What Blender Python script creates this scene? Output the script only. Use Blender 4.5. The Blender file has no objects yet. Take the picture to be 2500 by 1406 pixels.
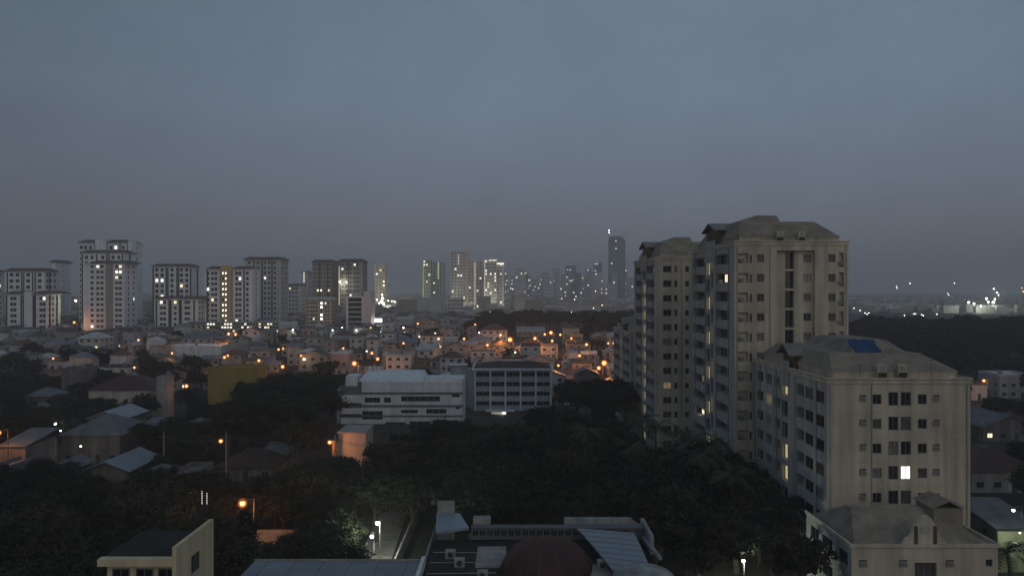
import bpy, math, random
from mathutils import Vector
R = math.radians
F, CX, HY, H = 1950.0, 1250.0, 708.0, 36.0     # focal length in photo pixels, principal column, horizon row, eye height
rnd = random.Random(11)
scene = bpy.context.scene
col = scene.collection

# ------------------------------------------------------------------ camera
cd = bpy.data.cameras.new('camera')
cd.sensor_width = 36.0
cd.lens = F / 2500.0 * 36.0
cd.shift_y = 0.002
cd.clip_start, cd.clip_end = 0.5, 20000
cam = bpy.data.objects.new('camera', cd)
cam.location = (0, 0, H)
cam.rotation_euler = (R(90), 0, 0)
col.objects.link(cam)
scene.camera = cam

# ------------------------------------------------------------------ sky
world = bpy.data.worlds.new('World')
scene.world = world
world.use_nodes = True
nt = world.node_tree
nt.nodes.clear()
def wn(t, **k):
    n = nt.nodes.new(t)
    for a, b in k.items(): setattr(n, a, b)
    return n
wo = wn('ShaderNodeOutputWorld'); wb = wn('ShaderNodeBackground'); wb.inputs['Strength'].default_value = 1.0
sky = wn('ShaderNodeTexSky', sky_type='NISHITA', sun_disc=False, sun_elevation=R(1.0), sun_rotation=R(155), air_density=1.5, dust_density=2.5, ozone_density=2.0)
tc = wn('ShaderNodeTexCoord'); sep = wn('ShaderNodeSeparateXYZ'); nt.links.new(tc.outputs['Generated'], sep.inputs[0])
ramp = wn('ShaderNodeValToRGB'); nt.links.new(sep.outputs['Z'], ramp.inputs[0])
cr = ramp.color_ramp
pts = [(0.0, (.150, .162, .186)), (0.05, (.152, .170, .206)), (0.13, (.156, .192, .248)), (0.22, (.162, .214, .284)), (0.36, (.148, .208, .280)), (1.0, (.140, .198, .266))]
cr.elements[0].position = pts[0][0]; cr.elements[0].color = (*pts[0][1], 1)
cr.elements[1].position = pts[-1][0]; cr.elements[1].color = (*pts[-1][1], 1)
for p, c in pts[1:-1]:
    e = cr.elements.new(p); e.color = (*c, 1)
mp = wn('ShaderNodeMapping'); mp.inputs['Scale'].default_value = (2.2, 2.2, 3.0); nt.links.new(tc.outputs['Generated'], mp.inputs[0])
nz = wn('ShaderNodeTexNoise'); nz.inputs['Scale'].default_value = 3.4; nz.inputs['Detail'].default_value = 8; nz.inputs['Roughness'].default_value = .68
nt.links.new(mp.outputs[0], nz.inputs['Vector'])
mr = wn('ShaderNodeMapRange'); mr.inputs['From Min'].default_value = .3; mr.inputs['From Max'].default_value = .7
mr.inputs['To Min'].default_value = .94; mr.inputs['To Max'].default_value = 1.06
nt.links.new(nz.outputs['Fac'], mr.inputs['Value'])
dot = wn('ShaderNodeVectorMath', operation='DOT_PRODUCT'); dot.inputs[1].default_value = (.21, .97, .05); nt.links.new(tc.outputs['Generated'], dot.inputs[0])
mr2 = wn('ShaderNodeMapRange', interpolation_type='SMOOTHSTEP'); mr2.inputs['From Min'].default_value = .66; mr2.inputs['From Max'].default_value = 1.0
mr2.inputs['To Min'].default_value = .72; mr2.inputs['To Max'].default_value = 1.06
nt.links.new(dot.outputs['Value'], mr2.inputs['Value'])
mul = wn('ShaderNodeMath', operation='MULTIPLY'); nt.links.new(mr.outputs[0], mul.inputs[0]); nt.links.new(mr2.outputs[0], mul.inputs[1])
vm = wn('ShaderNodeVectorMath', operation='SCALE'); nt.links.new(ramp.outputs[0], vm.inputs[0]); nt.links.new(mul.outputs[0], vm.inputs['Scale'])
vs = wn('ShaderNodeVectorMath', operation='SCALE'); nt.links.new(sky.outputs[0], vs.inputs[0]); vs.inputs['Scale'].default_value = .006
va = wn('ShaderNodeVectorMath', operation='ADD'); nt.links.new(vm.outputs[0], va.inputs[0]); nt.links.new(vs.outputs[0], va.inputs[1])
nt.links.new(va.outputs[0], wb.inputs['Color']); nt.links.new(wb.outputs[0], wo.inputs['Surface'])

# ------------------------------------------------------------------ the faint, very soft low sun behind the camera
sl = bpy.data.lights.new('sun', 'SUN'); sl.energy = .34; sl.angle = R(50); sl.color = (1, .85, .68)
so = bpy.data.objects.new('sun', sl)
so.rotation_euler = Vector((-.30, .85, -.42)).to_track_quat('-Z', 'Y').to_euler()
so.location = (0, -40, 90); col.objects.link(so)

vsx = scene.view_settings
vsx.view_transform = 'Standard'; vsx.look = 'None'; vsx.exposure = 0.0; vsx.gamma = 1.0; vsx.use_curve_mapping = False
scene.render.engine = 'CYCLES'
cy = scene.cycles
cy.use_denoising = True
cy.max_bounces = 5; cy.diffuse_bounces = 2; cy.glossy_bounces = 2; cy.volume_bounces = 3; cy.transparent_max_bounces = 4
cy.sample_clamp_indirect = 2.0; cy.sample_clamp_direct = 20.0
cy.use_light_tree = True
try: cy.volume_step_rate = 4
except Exception: pass

# ------------------------------------------------------------------ helpers
def g(Y):
    t = min(max((Y - 230) / 250.0, 0), 1)
    return 10 * t * t * (3 - 2 * t)
def px2x(px, Y): return (px - CX) / F * Y
def py2z(py, Y): return H - (py - HY) / F * Y
def at(px, py, Y): return Vector((px2x(px, Y), Y, py2z(py, Y)))
def solveY(py, h):
    lo, hi = 60.0, 3000.0
    for _ in range(60):
        m = (lo + hi) / 2
        if H - (py - HY) * m / F > g(m) + h: lo = m
        else: hi = m
    return lo
def proj(X, Y, Z): return (CX + X * F / Y, HY + (H - Z) * F / Y)

def mat(name, c, rough=.8, var=.14, scale=.35, streak=0.0, bump=0.0, bscale=6.0, metal=0.0, spec=.3, rand=0.0, wave=None, wavez=None):
    m = bpy.data.materials.new(name); m.use_nodes = True
    t = m.node_tree; b = t.nodes['Principled BSDF']
    b.inputs['Roughness'].default_value = rough; b.inputs['Metallic'].default_value = metal
    b.inputs['Specular IOR Level'].default_value = spec
    o = t.nodes.new('ShaderNodeTexCoord')
    n = t.nodes.new('ShaderNodeTexNoise'); n.inputs['Scale'].default_value = scale; n.inputs['Detail'].default_value = 6
    t.links.new(o.outputs['Object'], n.inputs['Vector'])
    r = t.nodes.new('ShaderNodeMapRange'); r.inputs['From Min'].default_value = .3; r.inputs['From Max'].default_value = .7
    r.inputs['To Min'].default_value = 1 - var; r.inputs['To Max'].default_value = 1 + var
    t.links.new(n.outputs['Fac'], r.inputs['Value']); fac = r.outputs[0]
    if streak:
        p = t.nodes.new('ShaderNodeMapping'); p.inputs['Scale'].default_value = (1.1, 1.1, .07)
        t.links.new(o.outputs['Object'], p.inputs[0])
        n2 = t.nodes.new('ShaderNodeTexNoise'); n2.inputs['Scale'].default_value = 1.0; n2.inputs['Detail'].default_value = 5
        t.links.new(p.outputs[0], n2.inputs['Vector'])
        r2 = t.nodes.new('ShaderNodeMapRange'); r2.inputs['From Min'].default_value = .35; r2.inputs['From Max'].default_value = .65
        r2.inputs['To Min'].default_value = 1 - streak; r2.inputs['To Max'].default_value = 1 + streak * .4
        t.links.new(n2.outputs['Fac'], r2.inputs['Value'])
        q = t.nodes.new('ShaderNodeMath'); q.operation = 'MULTIPLY'
        t.links.new(fac, q.inputs[0]); t.links.new(r2.outputs[0], q.inputs[1]); fac = q.outputs[0]
    if rand:
        oi = t.nodes.new('ShaderNodeObjectInfo'); r3 = t.nodes.new('ShaderNodeMapRange')
        r3.inputs['To Min'].default_value = 1 - rand; r3.inputs['To Max'].default_value = 1 + rand
        t.links.new(oi.outputs['Random'], r3.inputs['Value'])
        q = t.nodes.new('ShaderNodeMath'); q.operation = 'MULTIPLY'
        t.links.new(fac, q.inputs[0]); t.links.new(r3.outputs[0], q.inputs[1]); fac = q.outputs[0]
    s = t.nodes.new('ShaderNodeVectorMath'); s.operation = 'SCALE'; s.inputs[0].default_value = c
    t.links.new(fac, s.inputs['Scale']); t.links.new(s.outputs[0], b.inputs['Base Color'])
    if wavez:      # courses of tiles: thin darker joints along the height plus broken columns
        br = t.nodes.new('ShaderNodeTexWave'); br.inputs['Scale'].default_value = wavez; br.bands_direction = 'Z'; br.inputs['Distortion'].default_value = .6
        t.links.new(o.outputs['Object'], br.inputs['Vector'])
        rr = t.nodes.new('ShaderNodeMapRange'); rr.inputs['To Min'].default_value = .72; rr.inputs['To Max'].default_value = 1.12
        t.links.new(br.outputs['Fac'], rr.inputs['Value']); q = t.nodes.new('ShaderNodeMath'); q.operation = 'MULTIPLY'
        t.links.new(fac, q.inputs[0]); t.links.new(rr.outputs[0], q.inputs[1]); t.links.new(q.outputs[0], s.inputs['Scale'])
    if bump or wave:
        bp = t.nodes.new('ShaderNodeBump'); bp.inputs['Strength'].default_value = bump or .5
        if wave:
            w = t.nodes.new('ShaderNodeTexWave'); w.inputs['Scale'].default_value = wave; w.bands_direction = 'X'
            t.links.new(o.outputs['Object'], w.inputs['Vector']); t.links.new(w.outputs['Fac'], bp.inputs['Height'])
        else:
            nb = t.nodes.new('ShaderNodeTexNoise'); nb.inputs['Scale'].default_value = bscale; nb.inputs['Detail'].default_value = 4
            t.links.new(o.outputs['Object'], nb.inputs['Vector']); t.links.new(nb.outputs['Fac'], bp.inputs['Height'])
        t.links.new(bp.outputs[0], b.inputs['Normal'])
    return m
def emit(name, c, s, sample=False):
    m = bpy.data.materials.new(name); m.use_nodes = True
    t = m.node_tree; t.nodes.clear()
    e = t.nodes.new('ShaderNodeEmission'); o = t.nodes.new('ShaderNodeOutputMaterial')
    e.inputs['Strength'].default_value = s; e.inputs['Color'].default_value = (*c, 1)
    n = t.nodes.new('ShaderNodeTexNoise'); tcn = t.nodes.new('ShaderNodeTexCoord'); n.inputs['Scale'].default_value = 1.7
    t.links.new(tcn.outputs['Object'], n.inputs['Vector'])
    r = t.nodes.new('ShaderNodeMapRange'); r.inputs['To Min'].default_value = .55 * s; r.inputs['To Max'].default_value = 1.45 * s
    t.links.new(n.outputs['Fac'], r.inputs['Value']); t.links.new(r.outputs[0], e.inputs['Strength'])
    t.links.new(e.outputs[0], o.inputs['Surface'])
    m.cycles.emission_sampling = 'AUTO' if sample else 'NONE'
    return m

class MB:
    def __init__(s): s.v = []; s.f = []; s.m = []
    def poly(s, pts, m=0):
        i = len(s.v); s.v += [tuple(p) for p in pts]; s.f.append(tuple(range(i, i + len(pts)))); s.m.append(m); return s
    def box(s, x0, y0, z0, x1, y1, z1, m=0):
        i = len(s.v)
        s.v += [(x0,y0,z0),(x1,y0,z0),(x1,y1,z0),(x0,y1,z0),(x0,y0,z1),(x1,y0,z1),(x1,y1,z1),(x0,y1,z1)]
        for q in ((0,3,2,1),(4,5,6,7),(0,1,5,4),(1,2,6,5),(2,3,7,6),(3,0,4,7)):
            s.f.append(tuple(i + k for k in q)); s.m.append(m)
        return s
    def frustum(s, a, z0, b, z1, m=0):      # a, b: (x0,y0,x1,y1)
        i = len(s.v)
        for (x0,y0,x1,y1), z in ((a, z0), (b, z1)):
            s.v += [(x0,y0,z),(x1,y0,z),(x1,y1,z),(x0,y1,z)]
        for q in ((0,3,2,1),(4,5,6,7),(0,1,5,4),(1,2,6,5),(2,3,7,6),(3,0,4,7)):
            s.f.append(tuple(i + k for k in q)); s.m.append(m)
        return s
    def gable(s, x0, y0, x1, y1, z0, z1, axis='X', t=.12, m=0):   # ridge along axis, thin solid
        if axis == 'X':
            ym = (y0 + y1) / 2
            prof = [(y0, z0), (ym, z1), (y1, z0), (y1, z0 - t), (ym, z1 - t * 1.2), (y0, z0 - t)]
            A = [(x0, p, q) for p, q in prof]; B = [(x1, p, q) for p, q in prof]
        else:
            xm = (x0 + x1) / 2
            prof = [(x0, z0), (xm, z1), (x1, z0), (x1, z0 - t), (xm, z1 - t * 1.2), (x0, z0 - t)]
            A = [(p, y0, q) for p, q in prof]; B = [(p, y1, q) for p, q in prof]
        n = 6
        for k in range(n): s.poly([A[k], A[(k+1) % n], B[(k+1) % n], B[k]], m)
        for E in (A, B):
            s.poly([E[0], E[1], E[4], E[5]], m); s.poly([E[1], E[2], E[3], E[4]], m)
        return s
    def tube(s, p, q, r0, r1=None, n=8, m=0, cap=True):
        p = Vector(p); q = Vector(q); r1 = r0 if r1 is None else r1
        d = (q - p).normalized(); u = d.orthogonal().normalized(); w = d.cross(u); i = len(s.v)
        for c, r in ((p, r0), (q, r1)):
            for k in range(n):
                a = 2 * math.pi * k / n; s.v.append(tuple(c + (u * math.cos(a) + w * math.sin(a)) * r))
        for k in range(n):
            s.f.append((i + k, i + (k+1) % n, i + n + (k+1) % n, i + n + k)); s.m.append(m)
        if cap:
            s.f.append(tuple(i + k for k in range(n))); s.m.append(m); s.f.append(tuple(i + n + k for k in range(n))); s.m.append(m)
        return s
    def ball(s, c, r, n=8, k=5, sz=1.0, m=0):
        i = len(s.v); c = Vector(c)
        for a in range(k + 1):
            t = math.pi * a / k
            for b in range(n):
                p = 2 * math.pi * b / n
                s.v.append((c.x + r * math.sin(t) * math.cos(p), c.y + r * math.sin(t) * math.sin(p), c.z + r * sz * math.cos(t)))
        for a in range(k):
            for b in range(n):
                s.f.append((i + a*n + b, i + (a+1)*n + b, i + (a+1)*n + (b+1) % n, i + a*n + (b+1) % n)); s.m.append(m)
        return s
    def panel(s, P, U, N, w, h, holes=(), m=0):  # wall panel from P along U (w) and up (h); N outward; holes (u0,v0,u1,v1,depth,back,mat)
        P = Vector(P); U = Vector(U); N = Vector(N); V = Vector((0, 0, 1))
        us = sorted({0, w} | {round(x, 4) for q in holes for x in (q[0], q[2])})
        vs_ = sorted({0, h} | {round(x, 4) for q in holes for x in (q[1], q[3])})
        rects = [(round(q[0],4), round(q[1],4), round(q[2],4), round(q[3],4)) for q in holes]
        for a, b in zip(us, us[1:]):
            run = None
            cells = []
            for c, d in zip(vs_, vs_[1:]):
                um, wm = (a + b) / 2, (c + d) / 2
                inside = any(r[0] < um < r[2] and r[1] < wm < r[3] for r in rects)
                if inside:
                    if run: cells.append(run); run = None
                else: run = (run[0], d) if run else (c, d)
            if run: cells.append(run)
            for c, d in cells: s.poly([P + U*a + V*c, P + U*b + V*c, P + U*b + V*d, P + U*a + V*d], m)
        for q in holes:
            u0, v0, u1, v1, dep = q[:5]; back = q[5] if len(q) > 5 else True; mm = q[6] if len(q) > 6 else m
            A = [P + U*u0 + V*v0, P + U*u1 + V*v0, P + U*u1 + V*v1, P + U*u0 + V*v1]
            B = [p - N * dep for p in A]
            for k in range(4): s.poly([A[k], A[(k+1) % 4], B[(k+1) % 4], B[k]], m)
            if back: s.poly(B, mm)
        return s
    def mesh(s, name, mats):
        me = bpy.data.meshes.new(name); me.from_pydata(s.v, [], s.f)
        for k in (mats if isinstance(mats, (list, tuple)) else [mats]): me.materials.append(k)
        me.polygons.foreach_set('material_index', s.m); me.update()
        return me
    def build(s, name, mats, parent=None, smooth=False):     # vertices in world space; made local to the root thing
        off = Vector((0, 0, 0)); p = parent
        while p is not None: off += p.location; p = p.parent
        if off.length: s.v = [(a - off.x, b - off.y, c - off.z) for a, b, c in s.v]
        me = s.mesh(name, mats)
        if smooth: me.polygons.foreach_set('use_smooth', [True] * len(me.polygons))
        return obj(name, me, parent)
def obj(name, data, parent=None, loc=None, rz=0):
    o = bpy.data.objects.new(name, data); col.objects.link(o)
    if parent is not None: o.parent = parent
    if loc is not None: o.location = loc
    if rz: o.rotation_euler = (0, 0, rz)
    return o
def tag(o, label, cat, group=None, kind=None):
    if label: o['label'] = label
    if cat: o['category'] = cat
    if group: o['group'] = group
    if kind: o['kind'] = kind
    return o
def thing(name, label, cat, loc, group=None, rz=0):
    return tag(obj(name, None, None, loc, rz), label, cat, group)
def struct(o): o['kind'] = 'structure'; return o

# ------------------------------------------------------------------ materials
M = {}
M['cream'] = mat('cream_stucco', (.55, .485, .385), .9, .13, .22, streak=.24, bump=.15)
M['shadegrey'] = mat('shade_grey_stucco', (.40, .395, .37), .9, .13, .22, streak=.26, bump=.15)  # cream's greyer copy, with the side walls' shade in its colour; fittings share it
M['tan_roof'] = mat('tan_roof_tiles', (.275, .238, .188), .9, .28, .5, wavez=9)
M['brown'] = mat('brown_timber', (.11, .075, .05), .8, .2, .8)
M['deck'] = mat('roof_deck', (.13, .135, .14), .85, .25, .3)
M['greydeck'] = mat('grey_dormer_sheet', (.21, .205, .195), .85, .2, .4)
M['darkdeck'] = mat('dark_roof_felt', (.03, .028, .027), .95, .3, .5)
M['tarp'] = mat('blue_tarpaulin', (.022, .065, .165), .8, .25, .5, bump=.8, bscale=1.6)
M['glass'] = mat('dark_glass', (.020, .024, .026), .12, .3, .4, spec=.5)
M['curtain'] = mat('curtained_glass', (.085, .08, .075), .35, .35, 1.2, spec=.4)
M['blind'] = mat('pale_blind', (.20, .195, .18), .7, .25, 2.2, streak=.3)
M['skyglass'] = mat('sky_glass', (.035, .042, .048), .05, .3, .4, spec=1.0)
M['frame'] = mat('window_frame', (.16, .16, .155), .5, .1, 1)
M['whiteframe'] = mat('white_frame', (.5, .5, .48), .5, .1, 1)
M['void'] = mat('shaded_opening', (.05, .047, .044), .9, .2, .5)  # dark tone stands for the shade inside openings and recesses
M['ac'] = mat('air_conditioner_casing', (.35, .35, .33), .5, .2, 2)
M['grille'] = mat('dark_grille', (.05, .05, .05), .6, .1, 2)
M['twhite'] = mat('tower_white', (.82, .835, .85), .85, .07, .12, streak=.12)
M['tgrey'] = mat('tower_grey', (.52, .52, .51), .85, .07, .12, streak=.14)
M['tbrown'] = mat('tower_brown', (.36, .33, .30), .85, .08, .12, streak=.14)
M['tcream'] = mat('tower_cream', (.55, .49, .40), .85, .08, .12, streak=.12)
M['tgreen'] = mat('tower_pale_green', (.45, .50, .40), .85, .08, .12, streak=.12)
M['tpink'] = mat('tower_pinkish', (.70, .62, .60), .85, .08, .12, streak=.12)
M['tdark'] = mat('tower_dark_glass', (.10, .115, .135), .5, .12, .05)
M['tyellow'] = mat('tower_yellow_shaft', (.55, .43, .22), .85, .07, .12, streak=.1)
M['troof'] = mat('tower_roof_brown', (.13, .10, .085), .85, .15, .3)
M['lit'] = emit('lit_window_warm', (1, .80, .52), 1.5)
M['litw'] = emit('lit_window_white', (1, .93, .80), 1.9)
M['litdim'] = emit('lit_window_dim', (1, .72, .40), .16)
M['stairlit'] = emit('stairwell_light', (1, .83, .45), .50)
M['strip'] = emit('light_strip', (1, .93, .82), .9)
M['spark'] = emit('bright_lamp_glass', (1, .95, .88), 8.0)
M['bulb_o'] = emit('sodium_bulb', (1, .47, .18), 5.0)
def halo_mat():  # see-through glowing shell, paints the halo around a sodium bulb
    m = emit('lamp_halo', (1, .24, .05), .55); t = m.node_tree
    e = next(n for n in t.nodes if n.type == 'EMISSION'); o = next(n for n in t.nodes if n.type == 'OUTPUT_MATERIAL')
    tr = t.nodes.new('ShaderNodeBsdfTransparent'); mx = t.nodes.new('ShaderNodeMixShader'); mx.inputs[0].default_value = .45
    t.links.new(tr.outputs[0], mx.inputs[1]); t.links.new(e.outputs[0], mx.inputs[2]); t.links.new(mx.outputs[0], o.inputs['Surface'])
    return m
M['halo_shell'] = halo_mat()
M['bulb_w'] = emit('white_bulb', (1, .97, .84), 8.0)
M['pole'] = mat('weathered_pole', (.07, .07, .068), .8, .15, 2)
M['bark'] = mat('bark', (.055, .045, .035), .95, .25, 2)
M['leaf'] = mat('foliage', (.029, .034, .023), .95, .3, .3, rand=.4, spec=.04)
M['leaf2'] = mat('foliage_olive', (.036, .036, .023), .95, .3, .3, rand=.4, spec=.04)
M['palm'] = mat('palm_foliage', (.040, .058, .030), .6, .3, 1, spec=.25)
M['asphalt'] = mat('asphalt', (.05, .05, .052), .9, .2, .4, bump=.2)
M['concrete'] = mat('concrete', (.30, .295, .28), .9, .2, .4, streak=.2, bump=.2)
M['yellow'] = mat('mustard_paint', (.26, .21, .055), .85, .10, .2, streak=.16)
M['white'] = mat('white_paint', (.66, .66, .65), .8, .10, .25, streak=.16)
M['bluewhite'] = mat('bluish_white_paint', (.66, .71, .75), .8, .10, .25, streak=.16)
M['shade_wall'] = mat('shaded_weathered_wall', (.15, .145, .14), .95, .25, .4, streak=.3)  # shade is put into this wall colour for houses in dim spots
M['shade_roof'] = mat('shaded_weathered_sheet', (.12, .135, .15), .8, .3, .4, wave=5)  # roof sheet, likewise darkened to carry shade in its colour
M['bluegrey'] = mat('blue_grey_paint', (.31, .37, .43), .8, .12, .25, streak=.2)
M['darkband'] = mat('dark_band', (.13, .14, .15), .8, .12, .4)
M['maroon'] = mat('maroon_roof', (.055, .024, .023), .6, .25, .5, wave=6)
M['darkmaroon'] = mat('dull_maroon_sheet', (.05, .03, .03), .8, .25, .5, wave=6)
M['metalroof'] = mat('bluish_metal_roof', (.17, .21, .25), .5, .2, .25, wave=5)
M['polyc'] = mat('pale_blue_roof_panel', (.22, .27, .33), .4, .12, .4)
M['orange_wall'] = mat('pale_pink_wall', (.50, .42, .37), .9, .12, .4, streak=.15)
hw0 = {'cream': (.50, .44, .35), 'white': (.60, .60, .58), 'grey': (.33, .33, .33), 'pale green': (.34, .42, .34), 'pink': (.48, .34, .30), 'beige': (.42, .36, .27), 'pale blue': (.34, .42, .50)}
hr0 = {'rust red': (.17, .06, .04), 'dull grey': (.22, .23, .24), 'pale metal': (.42, .46, .49), 'brown': (.12, .08, .06), 'faded blue': (.14, .20, .28), 'dark green': (.06, .10, .08)}
hw = {k: tuple(c * .55 + sum(v) / 3 * .38 for c in v) for k, v in hw0.items()}
hr = {k: tuple(c * .55 + sum(v) / 3 * .33 for c in v) for k, v in hr0.items()}
HW = {k: mat('house_wall_' + k.replace(' ', '_'), v, .9, .14, .3, streak=.2, rand=.18) for k, v in hw.items()}
HR = {k: mat('house_roof_' + k.replace(' ', '_'), v, .7, .25, .4, rand=.2, wave=5) for k, v in hr.items()}

# ------------------------------------------------------------------ ground
gm = mat('ground_soil', (.036, .036, .031), .95, .5, .03, bump=.3)
mb = MB()
ys = [-250, 0, 100, 230] + [230 + 25 * k for k in range(1, 11)] + [700, 1200, 2000, 3500, 6000]
for a, b in zip(ys, ys[1:]):
    mb.poly([(-6000, a, g(a)), (6000, a, g(a)), (6000, b, g(b)), (-6000, b, g(b))])
struct(mb.build('ground', gm))

MARK = []      # landmarks that labels refer to (phrase, x, y)
def near(X, Y, skip=None):
    return min((m for m in MARK if m[0] != skip), key=lambda m: (m[1] - X) ** 2 + (m[2] - Y) ** 2)[0]
for _p, _x, _y in [('the mustard yellow building',566,250),('the long white warehouse',470,322),('the maroon-roofed cream house',300,228),('the grey stair tower',394,222),('the pale gabled shed',255,186),('the wide grey shed',220,165),('the shaded metal-roofed house',258,138),('the many-windowed low house',600,150),('the pink-lit house',30,146),('the pink shed wall',860,152),('the white school block',980,215),('the blue-grey building',1250,238),('the domed clubhouse',1320,85),('the floodlit driveway',930,112),('the walled road',592,108),('the bluish metal roof',830,75),('the raised side parapet',480,53),('the tarped slab',1950,110),('the slotted tall slab',1740,140),('the lit-landing slab',1575,185),('the low far slab',1515,220),('the blazing orange lamp',1475,300),('the scrolled-gable wing',2250,90),('the mossy wall',2490,102),('the long maroon-roofed house',2450,142),('the pale-gabled villa',2460,190),('the pale blue house',2480,262),('the white hipped house',217,345),('the flat-roofed white house',972,385),('the slant-topped white house',1040,400),('the white park-side house',1206,455),('the narrow white house',1400,352),('the pale green block',770,420),('the lit parking garage',590,432),('the banded office block',880,462),('the cream lit-column block',780,462),('the yellow-striped tower',553,450),('the twin-roofed block',440,440),('the notch-roofed block',80,440),('the brown-striped tower',265,448),('the orange-washed row house',630,362),('the pale blue hall',480,360),('the slender white house',908,440),('the long white row house',1180,372),('the stepped pale block',1110,700),('the joined brownish towers',830,610),('the building site',930,880),('the tan house',1412,398)]:
    MARK.append((_p, px2x(_x, _y), _y))
FOOT = []      # occupied footprints (x0,y0,x1,y1)
KEEP = []      # sight-lines kept open: (px0,py0,px1,py1,Y)
def foot(x0, y0, x1, y1): FOOT.append((min(x0,x1), min(y0,y1), max(x0,x1), max(y0,y1)))
def free(x, y, r):
    return not any(a - r < x < c + r and b - r < y < d + r for a, b, c, d in FOOT)
def clear(X, Y, Z0, Z1, hw_):
    x0, _ = proj(X - hw_, Y, 0); x1, _ = proj(X + hw_, Y, 0); y0 = proj(0, Y, Z1)[1]; y1 = proj(0, Y, Z0)[1]
    return not any(Y < k[4] and x0 < k[2] and x1 > k[0] and y0 < k[3] and y1 > k[1] for k in KEEP)

# ------------------------------------------------------------------ windows
_wc = {}
def win_mesh(w, h, fm, gm_, deep=.07):
    key = ('f', round(w, 2), round(h, 2), fm, gm_)
    if key not in _wc:
        b = MB(); t = min(.07, w * .08)
        b.box(-w/2, -.02, -h/2, -w/2 + t, deep, h/2); b.box(w/2 - t, -.02, -h/2, w/2, deep, h/2)
        b.box(-w/2 + t, -.02, -h/2, w/2 - t, deep, -h/2 + t); b.box(-w/2 + t, -.02, h/2 - t, w/2 - t, deep, h/2)
        b.box(-t*.4, -.01, -h/2 + t, t*.4, deep, h/2 - t)
        if gm_: b.poly([(-w/2 + t, .03, -h/2 + t), (w/2 - t, .03, -h/2 + t), (w/2 - t, .03, h/2 - t), (-w/2 + t, .03, h/2 - t)], 1)
        _wc[key] = b.mesh('window', [M[fm]] + ([M[gm_]] if gm_ else []))
    return _wc[key]
def pane_mesh(w, h, gm_):
    key = ('p', round(w, 2), round(h, 2), gm_)
    if key not in _wc:
        b = MB(); b.box(-w/2, -.012, -h/2, w/2, .012, h/2)
        _wc[key] = b.mesh('pane', M[gm_])
    return _wc[key]
def ac_mesh():
    if 'ac' not in _wc:
        b = MB(); b.box(-.38, -.30, -.26, .38, .35, .26)
        for k in range(5): b.box(-.33, -.315, -.2 + k*.09, .33, -.301, -.16 + k*.09, 1)
        _wc['ac'] = b.mesh('air_conditioner', [M['ac'], M['grille']])
    return _wc['ac']
ROT = {'F': 0, 'L': -math.pi/2, 'R': math.pi/2, 'B': math.pi}
def window(root, pos, face, w, h, gm_='glass', near=True, fm='frame'):
    loc = Vector(pos) - root.location
    if near:
        o = obj('window', win_mesh(w, h, fm, None), root, loc, ROT[face])
        obj('pane', pane_mesh(w - .10, h - .10, gm_), o, (0, .045, 0))
    else:
        o = obj('window', win_mesh(w, h, fm, gm_), root, loc, ROT[face])
    return o

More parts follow.
